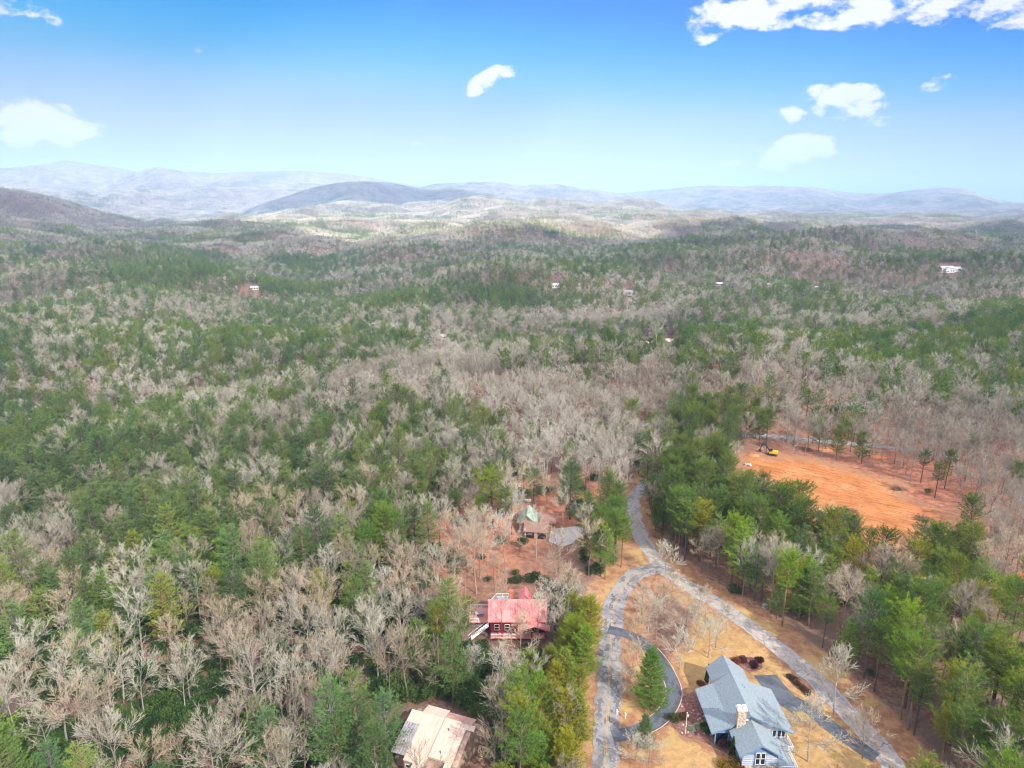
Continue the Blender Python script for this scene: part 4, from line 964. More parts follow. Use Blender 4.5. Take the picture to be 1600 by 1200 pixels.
hero('pine', 3, (1142, 915), 808, 'bright green', 'bright green flat-topped pine on a leaning bare trunk beyond the road', .9)
hero('pine', 3, (752, 832), 776, 'bright green', 'bright green flat-topped pine beyond the red litter, left of the green-roofed house', 1.2)
hero('pine', 4, (770, 825), 737, 'mid-green', 'taller round-crowned pine behind the flat-topped one left of the green-roofed house', 1.25)
hero('pine', 3, (733, 985), 935, 'yellow-green', 'round yellow-green pine left of the red-roofed house deck', 1.5)
hero('pine', 0, (583, 905), 812, 'bright green', 'large pale green pine with tiered branches left of the red litter', 1.15)
for k, (b, t, i, w) in enumerate((((985, 1060), 1005, 7, 1.0), ((1085, 1005), 945, 8, 1.0), ((1025, 1000), 945, 8, 1.1), ((1090, 960), 915, 7, .9), ((1047, 940), 895, 7, 1.0), ((980, 1085), 1040, 7, 1.1), ((1118, 1012), 960, 8, 1.0), ((1003, 960), 915, 8, 1.0))):
    hero('bare', i, b, t, 'pale grey' if k % 2 else 'tan', ('small tan leafless tree between the patched road and the upper driveway arc', 'pale leafless tree just right of the tall dark-trunked one', 'tan leafless tree on the island above the driveway, among several', 'slender pale sapling near the diagonal road on the island', 'small tan leafless tree in the upper part of the island', 'small pale leafless tree beside the conical pine and the patched road', 'tan leafless tree at the edge of the golden lawn beyond the house', 'pale leafless tree against the bend of the patched road on the island')[k], w, seed=k)
for k, (kind, b, t, i, w, lb) in enumerate((('bare', (784, 1000), 905, 3, .7, 'leafless tree with a dark forked trunk against the red metal roof'), ('bare', (838, 1010), 930, 8, .9, 'pale leafless tree in front of the right half of the red-roofed house'), ('bare', (866, 990), 905, 8, 1.1, 'broad pale leafless tree at the right end of the red roof'), ('bare', (815, 1040), 965, 8, 1.0, 'pale leafless tree standing below the porch of the red-roofed house'),
    ('bare', (812, 862), 765, 3, .8, 'slender leafless tree left of the green-roofed house'), ('bare', (838, 872), 790, 3, .7, 'slender leafless tree in front of the green-roofed house'), ('bare', (872, 900), 825, 8, 1.1, 'broad pale leafless tree below the pale concrete driveway'), ('bare', (800, 835), 750, 6, .9, 'leafless tree on the red litter left of the green-roofed house'), ('bare', (880, 835), 765, 6, .8, 'leafless tree beyond the pale concrete driveway'),
    ('bare', (712, 890), 800, 6, .9, 'grey leafless tree on the red litter, nearer one'), ('bare', (672, 862), 775, 6, .8, 'grey leafless tree on the red litter, farther one'), ('bare', (750, 905), 820, 3, 1.0, 'slender grey leafless tree above the red-roofed house deck'), ('bare', (703, 930), 845, 5, 1.1, 'dark-stemmed leafless tree left above the deck of the red-roofed house'))):
    hero(kind, i, b, t, 'pale grey' if k % 3 else 'tan', lb, w, seed=40 + k)
# dead white tree
def dead_tree():
    rng = random.Random(8); x, y, z = P(266, 905); H = top_height(x, y, z, 826)
    o = thing('dead_tree', 'white dead tree with bare level branches standing among the green pines', 'tree', (x, y, z - .1))
    t = MB(); t.tube([(0, 0, 0), (.1, .05, H * .5), (.2, -.1, H)], [.26, .19, .05], 6); k = MB(); zz = H * .48
    while zz < H * .98:
        for _ in range(3):
            az = rng.uniform(0, 6.28); L = (H * 1.02 - zz) * rng.uniform(.3, .75) + .5
            p = Vector((.15, 0, zz)); d = Vector((math.cos(az), math.sin(az), rng.uniform(-.05, .3))); q = p + d * L; k.tube([p, p.lerp(q, .5) + Vector((0, 0, -.1)), q + Vector((0, 0, .35))], [.10, .07, .03], 4, cap=False)
            for _ in range(4):
                u = rng.uniform(.3, .95); c = p.lerp(q, u); v = (d + Vector((rng.gauss(0, .7), rng.gauss(0, .7), .4))).normalized(); k.tube([c, c + v * rng.uniform(.5, 1.3)], [.05, .02], 3, cap=False)
        zz += .7
    m = mat('bleached_wood', (.72, .69, .66), scale=2); t.build('trunk', m, o); k.build('crown', m, o)
dead_tree()

# ---------------------------------------------------------------- building materials
M_shingle = mat('blue_grey_shingles', (0.22, 0.265, 0.28), var=.24, scale=4.5, detail=7, bump=.9, bscale=9, stretch=(1, .45, 1.6), rough=.9)
M_blue = mat('blue_painted_wood', (0.13, 0.22, 0.34), var=.1, scale=1.5)
M_log = mat('blue_stained_log', (0.20, 0.27, 0.38), var=.15, scale=2)
M_chink = mat('white_chinking', (0.74, 0.74, 0.72), var=.05)
M_stone = mat('tan_fieldstone', (0.34, 0.26, 0.19), var=.3, scale=2.4, detail=2, col2=(.62, .52, .40), bump=.8, bscale=3)
M_cap = mat('pale_cement', (0.70, 0.68, 0.64), var=.05)
M_trim = mat('white_trim', (0.78, 0.78, 0.76), var=.04)
M_dark = mat('dark_room_glass', (0.015, 0.018, 0.024), rough=.12, spec=.6, var=.02)
M_deckgrey = mat('weathered_deck', (0.28, 0.33, 0.36), var=.12, scale=2, stretch=(1, 8, 1))
M_redroof = mat('red_metal_roof', (0.58, 0.13, 0.12), var=.1, scale=.5, rough=.6, col2=(.66, .25, .23), spec=.5)
M_redwall = mat('dark_red_siding', (0.15, 0.016, 0.018), var=.2, scale=1.5)
M_redbrick = mat('red_brick', (0.46, 0.12, 0.07), var=.2, scale=5)
M_reddeck = mat('salmon_deck_boards', (0.58, 0.25, 0.20), var=.12, scale=1.5)
M_tanroof = mat('tan_metal_roof', (0.48, 0.34, 0.25), var=.10, scale=.35, rough=.6, col2=(.58, .45, .35), spec=.5, stretch=(3, .5, 1))
M_tanwall = mat('tan_siding', (0.36, 0.25, 0.18), var=.15)
M_rust = mat('copper_brown_metal', (0.42, 0.24, 0.18), var=.15, scale=1)
M_bluepanel = mat('weathered_blue_fibreglass', (0.16, 0.18, 0.23), var=.1, scale=.8, col2=(.30, .27, .28), rough=.4)
M_greenroof = mat('pale_green_metal', (0.28, 0.38, 0.29), var=.1); M_brownroof = mat('brown_shingles', (0.22, 0.12, 0.095), var=.2, scale=3)
M_white = mat('white_siding', (0.52, 0.50, 0.47), var=.05); M_greyroof = mat('grey_shingles', (0.34, 0.34, 0.34), var=.15, scale=2)
M_rock = mat('grey_rock', (0.42, 0.38, 0.34), var=.3, scale=1.4, bump=.6)
M_mulch = mat('dark_red_mulch', (0.14, 0.055, 0.045), var=.4, scale=1.8, col2=(.30, .15, .11))

def window(parent, x, y, z, w, h, axis='y', out=-1, frame=M_trim, t=.07, mull=True):
    """window on a wall; the wall plane is perpendicular to the given axis, out = outward sign"""
    f = MB(); d0, d1 = sorted((0, out * .09)); b = .07
    def bx(m, a0, a1, z0, z1, e0, e1):
        if axis == 'y': m.box(x + a0, x + a1, y + e0, y + e1, z0, z1)
        else: m.box(x + e0, x + e1, y + a0, y + a1, z0, z1)
    bx(f, -w / 2 - b, -w / 2, z - b, z + h + b, d0, d1); bx(f, w / 2, w / 2 + b, z - b, z + h + b, d0, d1)
    bx(f, -w / 2, w / 2, z + h, z + h + b, d0, d1); bx(f, -w / 2, w / 2, z - b, z, d0, d1)
    if mull and h > 1.0: bx(f, -w / 2, w / 2, z + h * .5 - .03, z + h * .5 + .03, d0, d1)
    fr = f.build('window', frame, parent); g = MB(); e0, e1 = sorted((out * .005, out * .04)); bx(g, -w / 2, w / 2, z, z + h, e0, e1); g.build('pane', M_dark, fr); return fr
_log = MB(); _log.tube([(0, 0, 0), (1, 0, 0)], .135, 8); _logmesh = _log.mesh('log', M_log)
def logs(parent, a, b, z0, n, step=.42):
    a = Vector(a); b = Vector(b); d = b - a
    for i in range(n):
        o = link('log', _logmesh, parent, (a.x, a.y, z0 + i * step)); o.rotation_euler = (0, 0, math.atan2(d.y, d.x)); o.scale = (d.length, 1, 1)
def roof_prism(name, prof, a0, a1, m, parent, axis='y', t=.22):
    b = MB(); lo = [(p, q - t) for p, q in prof]; b.prism(prof + lo[::-1], a0, a1, axis); return b.build(name, m, parent)
def railing(parent, pts, z, h=1.0, m=M_trim, step=1.3):
    b = MB()
    for p, q in zip(pts, pts[1:]):
        p = Vector((*p, z)); q = Vector((*q, z)); L = (q - p).length; n = max(1, int(L / step))
        for i in range(n + 1): c = p.lerp(q, i / n); b.tube([c, c + Vector((0, 0, h))], .055, 4)
        for i in range(int(L / .22)): c = p.lerp(q, (i + .5) / int(L / .22)); b.tube([c + Vector((0, 0, .1)), c + Vector((0, 0, h - .05))], .018, 3, cap=False)
        b.tube([p + Vector((0, 0, h)), q + Vector((0, 0, h))], .06, 4); b.tube([p + Vector((0, 0, .1)), q + Vector((0, 0, .1))], .04, 4)
    return b.build('railing', m, parent)
def fascia(parent, pts, y, m=M_blue, w=.28):
    """boards along the sloping gable edge, seen edge-on"""
    b = MB()
    for (x0, z0), (x1, z1) in zip(pts, pts[1:]):
        vs = [(x0, y - .05, z0 + .03), (x1, y - .05, z1 + .03), (x1, y - .05, z1 - w), (x0, y - .05, z0 - w)]; vs += [(a, y, c) for a, _, c in vs]
        b.add(vs, [(0, 1, 2, 3), (7, 6, 5, 4), (0, 4, 5, 1), (1, 5, 6, 2), (2, 6, 7, 3), (3, 7, 4, 0)])
    return b.build('fascia', m, parent)

# ---------------------------------------------------------------- log house
def log_house():
    gx, gy = 47.0, 119.0; z = hz(gx, gy)
    o = thing('log_house', 'blue-grey shingled log house with stone chimney beside the curved driveway', 'house', (gx, gy, z))
    w = MB()
    w.box(-5.6, 7.9, -5.2, 5.9, 0, 3.6); w.prism([(-5.6, 3.6), (7.9, 3.6), (4.4, 4.55), (0, 7.2), (-3.6, 4.35)], -5.2, 5.9)
    w.box(-2.9, 4.0, 5.9, 11.4, 0, 3.9); w.prism([(-2.9, 3.9), (4.0, 3.9), (0, 7.1)], 5.9, 11.4)
    w.box(-3.1, 3.4, -12.2, -5.2, 0, 3.9); w.build('wall', M_chink, o)
    g = MB(); g.prism([(-3.12, 3.75), (3.42, 3.75), (3.42, 3.95), (.1, 6.15), (-3.12, 3.95)], -12.27, -12.2); g.build('gable_board', M_blue, o)
    s = MB(); s.box(-3.3, 3.6, -12.45, -5.3, -1.6, 1.15); s.build('foundation', M_stone, o)
    roof_prism('roof', [(-7.3, 3.2), (-3.7, 4.7), (0, 7.5), (4.5, 4.9), (9.0, 3.2)], -6.2, 6.5, M_shingle, o)
    roof_prism('roof', [(-3.6, 4.3), (0, 7.46), (4.7, 3.9)], 6.52, 12.3, M_shingle, o)
    roof_prism('roof', [(-3.9, 3.95), (.1, 6.5), (4.1, 3.95)], -13.0, -6.22, M_shingle, o)
    fascia(o, [(-7.3, 3.2), (-3.7, 4.7), (0, 7.5), (4.5, 4.9), (9.0, 3.2)], -6.21, w=.34); fascia(o, [(-3.9, 3.95), (.1, 6.5), (4.1, 3.95)], -13.01)
    gt = MB()
    for xx, zz, y0, y1 in ((-7.42, 3.0, -6.2, 6.5), (9.0, 3.0, -6.2, 6.5), (-4.02, 3.75, -13, -6.3), (4.1, 3.75, -13, -6.3)): gt.box(xx, xx + .12, y0, y1, zz, zz + .16)
    gt.build('gutter', M_blue, o)
    # front wing gable wall with its pair of tall windows
    for i in range(6):
        zz = 1.40 + i * .42
        for a, b in ((-3.25, -.95), (1.25, 3.55)):
            q = link('log', _logmesh, o, (a, -12.22, zz)); q.scale = (b - a, 1, 1)
    cp = MB(); cp.box(-.95, 1.25, -12.36, -12.2, 1.2, 4.7); cp.build('window_surround', M_blue, o)
    window(o, -.35, -12.36, 1.75, .72, 2.5); window(o, .65, -12.36, 1.75, .72, 2.5)
    logs(o, (-3.12, -12.2), (-3.12, -6.2), 1.4, 6); logs(o, (3.42, -6.2), (3.42, -12.2), 1.4, 6)
    # porch recess at the left of the front, its shade put in as a near-black slab, logs and a small window next to it
    logs(o, (-3.9, -5.25), (-3.15, -5.25), .3, 7); p = MB(); p.box(-6.4, -3.95, -5.6, -5.22, .1, 2.8); p.build('porch_recess_shade', M_dark, o)
    ps = MB()
    for xx in (-6.6, -3.95): ps.box(xx, xx + .22, -5.95, -5.7, 0, 3.2)
    ps.box(-6.6, -3.75, -5.95, -5.7, 3.0, 3.25); ps.build('porch_post', M_blue, o)
    logs(o, (-5.63, -5.2), (-5.63, 5.9), .3, 8)
    for yy in (-2.5, .6, 3.8): window(o, -5.78, yy, 1.2, .9, 1.2, axis='x')
    window(o, -3.06, 9.2, 1.5, .9, 1.2, axis='x')
    # right of the front wing: wide windows over the deck
    for xx in (4.6, 5.5, 6.5, 7.3): window(o, xx, -5.2, 1.5, .65, 1.5, mull=False)
    hb = MB(); hb.box(3.5, 7.9, -5.36, -5.22, .2, 1.3); hb.build('apron_board', M_blue, o)
    d = MB(); d.box(3.55, 8.1, -8.6, -5.4, 1.05, 1.22); d.box(3.55, 7.0, -13.6, -8.6, 1.05, 1.22)
    for xx, yy in ((3.9, -13.4), (6.8, -13.4), (6.8, -9), (7.9, -8.4), (7.9, -5.7)): d.box(xx - .1, xx + .1, yy - .1, yy + .1, -2.2, 1.05)
    d.build('deck', M_deckgrey, o); railing(o, [(8.05, -5.5), (8.05, -8.5), (6.95, -8.55), (6.95, -13.5), (3.7, -13.5)], 1.22)
    st = MB()
    for i in range(9): st.box(3.4 - i * .32, 3.72 - i * .32, -14.7, -13.6, .9 - i * .26, .98 - i * .26)
    st.box(.6, 3.7, -14.78, -14.7, -.9, 1.2); st.build('stair', M_blue, o)
    # chimney
    c = MB(); c.box(-2.7, -1.0, -6.7, -5.45, 0, 8.9); ch = c.build('chimney', M_stone, o); rng = random.Random(3); stn = MB()
    for i in range(120):
        a = rng.uniform(-2.65, -1.15); zz = rng.uniform(4.2, 8.7); stn.blob((a, -6.72, zz), rng.uniform(.09, .22), .07, rng.uniform(.07, .15), rng, 6, 4, .2)
    for i in range(60): stn.blob((-1.0, rng.uniform(-6.6, -5.5), rng.uniform(4.6, 8.7)), .06, rng.uniform(.09, .2), rng.uniform(.07, .15), rng, 6, 4, .2)
    tag(stn.build('stonework', M_stone, ch), kind='stuff')
    q = MB(); q.box(-2.85, -.85, -6.85, -5.3, 8.9, 9.06); q.build('cap', M_cap, ch)
    for xx in (-2.35, -1.35): f = MB(); f.box(xx - .36, xx + .36, -6.5, -5.65, 9.06, 9.5); f.build('flue', M_cap, ch)
    for xx, yy, zz in ((1.6, 3.4, 6.75), (1.95, 3.0, 6.5), (.8, 9.5, 6.8)):
        v = MB(); v.tube([(xx, yy, zz - .5), (xx, yy, zz + .3)], .07, 8); v.build('vent_pipe', M_blue, o)
    # lattice porch at the back right, towards the parking pad
    b = MB(); b.box(4.1, 7.0, 6.6, 9.8, 0, .5); b.build('back_step', M_deckgrey, o); railing(o, [(4.2, 9.7), (6.9, 9.7), (6.9, 6.8)], .5)
log_house()

# planting beds and shrubs round the log house
def bed(poly, label): patch('planting_bed', path_px(poly), M_mulch, lift=.075, wob=.25, label=label, step=1.0)
bed([(1060, 1092), (1084, 1080), (1096, 1100), (1108, 1140), (1135, 1152), (1152, 1182), (1130, 1176), (1100, 1160), (1066, 1148), (1050, 1132)], 'red mulch bed with stones along the left wall of the log house')
bed([(1140, 1028), (1172, 1026), (1190, 1034), (1190, 1046), (1170, 1052), (1150, 1040)], 'mulch bed of russet shrubs behind the log house')
bed([(1228, 1054), (1240, 1052), (1270, 1082), (1262, 1088), (1240, 1072)], 'narrow bed of dry brown shrubs right of the parking pad')
SH = {}
def shrub(px, py, R, H, col, label, leaf=.30, n=1300, name='shrub', group=None, dense=True):
    key = (round(R, 1), round(H, 1), leaf)
    mk = foliage_mat('leaves_' + label.split()[0], [tuple(c * .6 for c in col), col, tuple(c * 1.35 for c in col)], rnd=.2, trans=.2) if col not in SH else SH[col]
    SH[col] = mk; x, y, z = P(px, py); K = shrub_mesh(hash_int(px, py), R, H, n, leaf)
    o = bpy.data.objects.new(name, K.mesh('shrub', mk)); C.objects.link(o); o.location = (x, y, z); tag(o, label, 'shrub', group); return o
def hash_int(a, b): return int(a * 131 + b * 17) % 9973
shrub(1053, 1127, 1.3, 1.5, (.11, .12, .03), 'olive round shrub at the left end of the mulch bed')
shrub(1069, 1124, 1.2, 1.5, (.16, .10, .035), 'ochre-brown round shrub second from the left in the mulch bed')
shrub(1099, 1136, .8, 1.3, (.07, .17, .02), 'bright green clipped shrub, upper of a pair near the porch')
shrub(1105, 1145, .9, 1.3, (.08, .18, .02), 'bright green clipped shrub, lower of a pair near the porch')
shrub(1121, 1156, .8, 1.1, (.04, .09, .05), 'dark teal-green round shrub below the porch')
shrub(1132, 1165, 1.4, 1.6, (.13, .075, .06), 'brown twiggy round shrub below the porch')
shrub(1145, 1196, 1.7, 1.8, (.22, .15, .02), 'gold and olive shrub in front of the stone foundation')
shrub(1131, 1200, 1.3, 1.4, (.34, .20, .02), 'yellow-orange shrub at the lower lawn corner')
shrub(1158, 1203, 1.0, 1.1, (.38, .10, .04), 'small orange-red shrub at the foot of the foundation')
shrub(1178, 1042, .9, 1.5, (.10, .035, .03), 'dark maroon shrub in the bed behind the log house, left one')
shrub(1187, 1036, .9, 1.6, (.12, .04, .035), 'dark maroon shrub in the bed behind the log house, right one')
shrub(1150, 1035, 1.2, 1.0, (.28, .07, .03), 'low orange-red shrub touching the rear roof of the log house')
shrub(1160, 1033, 1.1, 1.0, (.16, .06, .05), 'low russet shrub in the bed behind the log house')
shrub(1094, 1070, .9, .8, (.34, .12, .04), 'low orange shrub beside the slim cypress')
for k, (a, b) in enumerate(((1233, 1058), (1240, 1063), (1247, 1070), (1254, 1076), (1262, 1083))):
    shrub(a, b, .8, .8, (.15, .085, .05), 'dry brown shrub, %s in the row right of the parking pad' % ('first', 'second', 'third', 'fourth', 'last')[k], group='dry brown shrubs in a row')
shrub(1080, 1140, .9, .5, (.42, .46, .30), 'pale cream-green low plant among the mulch, lower left one')
shrub(1087, 1136, .7, .5, (.42, .46, .30), 'pale cream-green low plant among the mulch, upper right one')
def cypress(px, py, top, label):
    x, y, z = P(px, py); H = top_height(x, y, z, top); K = MB(); rng = random.Random(int(px))
    for _ in range(1500):
        t = rng.random(); az = rng.uniform(0, 6.28); r = .62 * (1 - t ** 1.6) * min(1, .5 + t * 5) * rng.uniform(.7, 1.05); blade(K, Vector((math.cos(az) * r, math.sin(az) * r, H * t * .95)), Vector((math.cos(az) * .5, math.sin(az) * .5, 1)).normalized(), .30, .13, rng)
    o = thing('cypress_tree', label, 'tree', (x, y, z)); K.build('crown', CYP, o); T = MB(); T.tube([(0, 0, -.2), (0, 0, H * .8)], [.09, .03], 5); T.build('trunk', M_pinebark, o)
CYP = foliage_mat('cypress_leaves', [(.03, .10, .02), (.06, .17, .025)], rnd=.2)
cypress(1105, 1066, 1037, 'slim pointed green cypress by the rear wing of the log house'); cypress(1143, 1186, 1150, 'slim pointed green cypress at the left corner of the front wing')
rng = random.Random(12)
for k in range(26):
    x, y, z = P(*[(1062 + rng.random() * 50, 1100 + rng.random() * 50)][0]); b = MB(); r = rng.uniform(.14, .38); b.blob((0, 0, r * .3), r, r * rng.uniform(.6, 1), r * .6, rng, 7, 5, .2); q = b.build('garden_stone', M_rock); q.location = (x, y, z + .07); q.rotation_euler.z = rng.uniform(0, 6)
    tag(q, 'pale stone set in the red mulch bed left of the log house', 'stone', 'stones in the mulch bed')
def flagpole():
    x, y, z = P(1071, 1147); o = thing('flagpole', 'white flagpole with a limp red and white flag by the mulch bed', 'flagpole', (x, y, z))
    p = MB(); p.tube([(0, 0, 0), (0, 0, 5.2)], [.06, .04], 8); p.blob((0, 0, 5.25), .09, .09, .09, rng, 8, 6, 0); p.build('pole', M_trim, o)
    for k in range(6):
        f = MB(); y0 = .04 * math.sin(k); f.slab([(.05, y0, 5.0 - .14 * k), (.5, y0 + .12, 4.9 - .14 * k), (.5, y0 + .12, 4.77 - .14 * k), (.05, y0, 4.87 - .14 * k)], .015); f.build('flag_stripe', FL[k % 2], o)
FL = (mat('flag_red', (.5, .03, .04)), mat('flag_white', (.8, .8, .8))); flagpole()
def post_box(px, py, label, cat, col, nm):
    x, y, z = P(px, py); o = thing(nm, label, cat, (x, y, z)); p = MB(); p.box(-.06, .06, -.06, .06, 0, 1.1); p.build('post', M_trim, o)
    b = MB(); prof = [(-.16, 0), (.16, 0), (.16, .2)] + [(.16 * math.cos(a), .2 + .14 * math.sin(a)) for a in (0.5, 1.1, 1.57, 2.1, 2.6)] + [(-.16, .2)]
    b.prism([(u, 1.1 + v) for u, v in prof], -.28, .28); b.build('box', mat('box_paint', col), o); f = MB(); f.box(.165, .18, -.1, .0, 1.3, 1.5); f.build('flag', FL[0], o)
post_box(964, 1118, 'white mailbox on a post at the edge of the patched road', 'mailbox', (.75, .75, .75), 'mailbox')
post_box(977, 1123, 'small white box on a post just inside the driveway bend', 'mailbox', (.6, .6, .6), 'mailbox')
def utility_box():
    x, y, z = P(1195, 949); o = thing('utility_box', 'grey-green utility cabinet on the far verge of the diagonal road', 'cabinet', (x, y, z), .5)
    m = mat('grey_green_metal', (.22, .27, .24)); b = MB(); b.prism([(-.55, 0), (.55, 0), (.55, .75), (.4, .95), (-.4, .95), (-.55, .75)], -.5, .5); b.build('cabinet', m, o); p = MB(); p.box(-.7, .7, -.65, .65, -.1, .04); p.build('base', M_conc, o)
utility_box()
for k, (a, b, lb) in enumerate((((1105, 901), (1150, 925), 'long fallen trunk lying along the far verge below the fork'), ((1120, 908), (1133, 903), 'short broken branch leaning on the fallen trunk'), ((1022, 838), (1042, 848), 'thin fallen log in the litter just beyond the fork'), ((1168, 938), (1178, 950), 'fallen branch near the utility cabinet'))):
    x0, y0, z0 = P(*a); x1, y1, z1 = P(*b); t = MB(); t.tube([(0, 0, .2), ((x1 - x0) / 2, (y1 - y0) / 2 + .3, (z1 - z0) / 2 + .25), (x1 - x0, y1 - y0, z1 - z0 + .15)], [.24, .2, .1], 7)
    q = t.build('fallen_log', M_bark); q.location = (x0, y0, z0); tag(q, lb, 'log')

# ---------------------------------------------------------------- red-roofed house
def red_house():
    z = hz(1, 150); o = thing('red_house', 'dark red house under a salmon red metal roof with side deck', 'house', (1.2, 150, z))
    w = MB(); w.box(-6.6, 7.0, -1.4, 5.6, 0, 4.6); w.prism([(-1.4, 4.6), (5.6, 4.6), (1.8, 8.0)], -6.6, 7.0, axis='x'); w.build('wall', M_redwall, o)
    rf = roof_prism('roof', [(-2.3, 4.75), (1.8, 8.4), (6.3, 4.75)], -7.2, 7.6, M_redroof, o, axis='x')
    rib = MB()
    for i in range(25):
        x = -7.1 + i * .61; rib.tube([(x, -2.3, 4.78), (x, 1.8, 8.43)], .035, 3, cap=False)
    rib.build('roof_seam', M_redroof, rf); rc = MB(); rc.prism([(1.5, 8.2), (1.8, 8.5), (2.1, 8.2)], -7.25, 7.65, 'x'); rc.build('ridge_cap', M_redroof, rf)
    d = roof_prism('dormer_roof', [(.5, 7.9), (2.1, 9.6), (3.7, 7.9)], 1.9, 6.0, M_redroof, o); g = MB(); g.prism([(.8, 7.2), (3.4, 7.2), (3.4, 7.8), (2.1, 9.3), (.8, 7.8)], 2.2, 5.8); g.build('dormer', M_redroof, o)
    c = MB(); c.box(-1.9, -.9, 2.6, 3.6, 3, 10.0); ch = c.build('chimney', M_redbrick, o); q = MB(); q.box(-2.0, -.8, 2.5, 3.7, 10.0, 10.2); q.build('cap', M_redbrick, ch)
    # covered front porch
    roof_prism('porch_roof', [(-2.4, 4.3), (1.6, 5.6), (5.6, 4.3)], -4.6, -2.35, M_redroof, o).location = (2.6, 0, -.6)
    p = MB(); p.box(-6.6, 7.0, -3.6, -1.42, .9, 1.05); p.build('porch_floor', M_reddeck, o)
    for x in (-6.5, -3.4, -.2, 3.6, 6.9): pp = MB(); pp.box(x - .08, x + .08, -3.55, -3.39, 0, 4.55 if x < 0 else 3.6); pp.build('porch_post', M_redwall, o)
    railing(o, [(-6.5, -3.5), (-.2, -3.5)], 1.05, m=M_trim)
    for x in (-5.0, -2.4, 1.8, 5.0): window(o, x, -1.42, 1.9, 1.1, 1.5)
    dr = MB(); dr.box(-.6, .35, -1.48, -1.42, 1.05, 3.1); dr.build('door', M_dark, o)
    # decks with white railings
    k = MB(); k.box(-12.0, -6.65, .6, 6.8, 2.5, 2.68)
    for x in (-11.9, -9.3): k.box(x, x + .15, .7, .85, -1.5, 2.5); k.box(x, x + .15, 6.5, 6.65, -1.5, 2.5)
    k.build('deck', M_reddeck, o); railing(o, [(-6.7, 6.7), (-11.9, 6.7), (-11.9, .7), (-9.6, .7)], 2.68, 1.0)
    k2 = MB(); k2.box(-5.8, -2.1, 6.3, 9.4, 4.2, 4.4); k2.build('rear_deck', M_deckgrey, o); railing(o, [(-6.6, 6.5), (-5.2, 9.3), (-2.1, 9.3)], 4.4, 1.0)
    st = MB()
    for i in range(12):
        st.box(-7.6 - i * .42, -7.05 - i * .42, -.9 - i * .22, .5 - i * .22, 2.5 - i * .24, 2.6 - i * .24)
    st.build('stair', M_trim, o); h = MB()
    for dy in (.5, -.95): h.tube([(-7.1, dy, 3.5), (-12.2, dy - 2.6, .7)], .06, 4); h.tube([(-7.1, dy, 2.5), (-12.2, dy - 2.6, -.3)], .08, 4)
    h.build('handrail', M_trim, o)
    t = MB(); t.box(-10.6, -8.6, 3.0, 4.4, 3.3, 3.4)
    for x, y in ((-10.5, 3.1), (-8.7, 3.1), (-10.5, 4.3), (-8.7, 4.3)): t.box(x - .05, x + .05, y - .05, y + .05, 2.68, 3.3)
    q = t.build('deck_table', M_deckgrey); q.matrix_world = Matrix.Translation((1.2, 150, z)); tag(q, 'grey table standing on the side deck of the red-roofed house', 'table')
red_house()

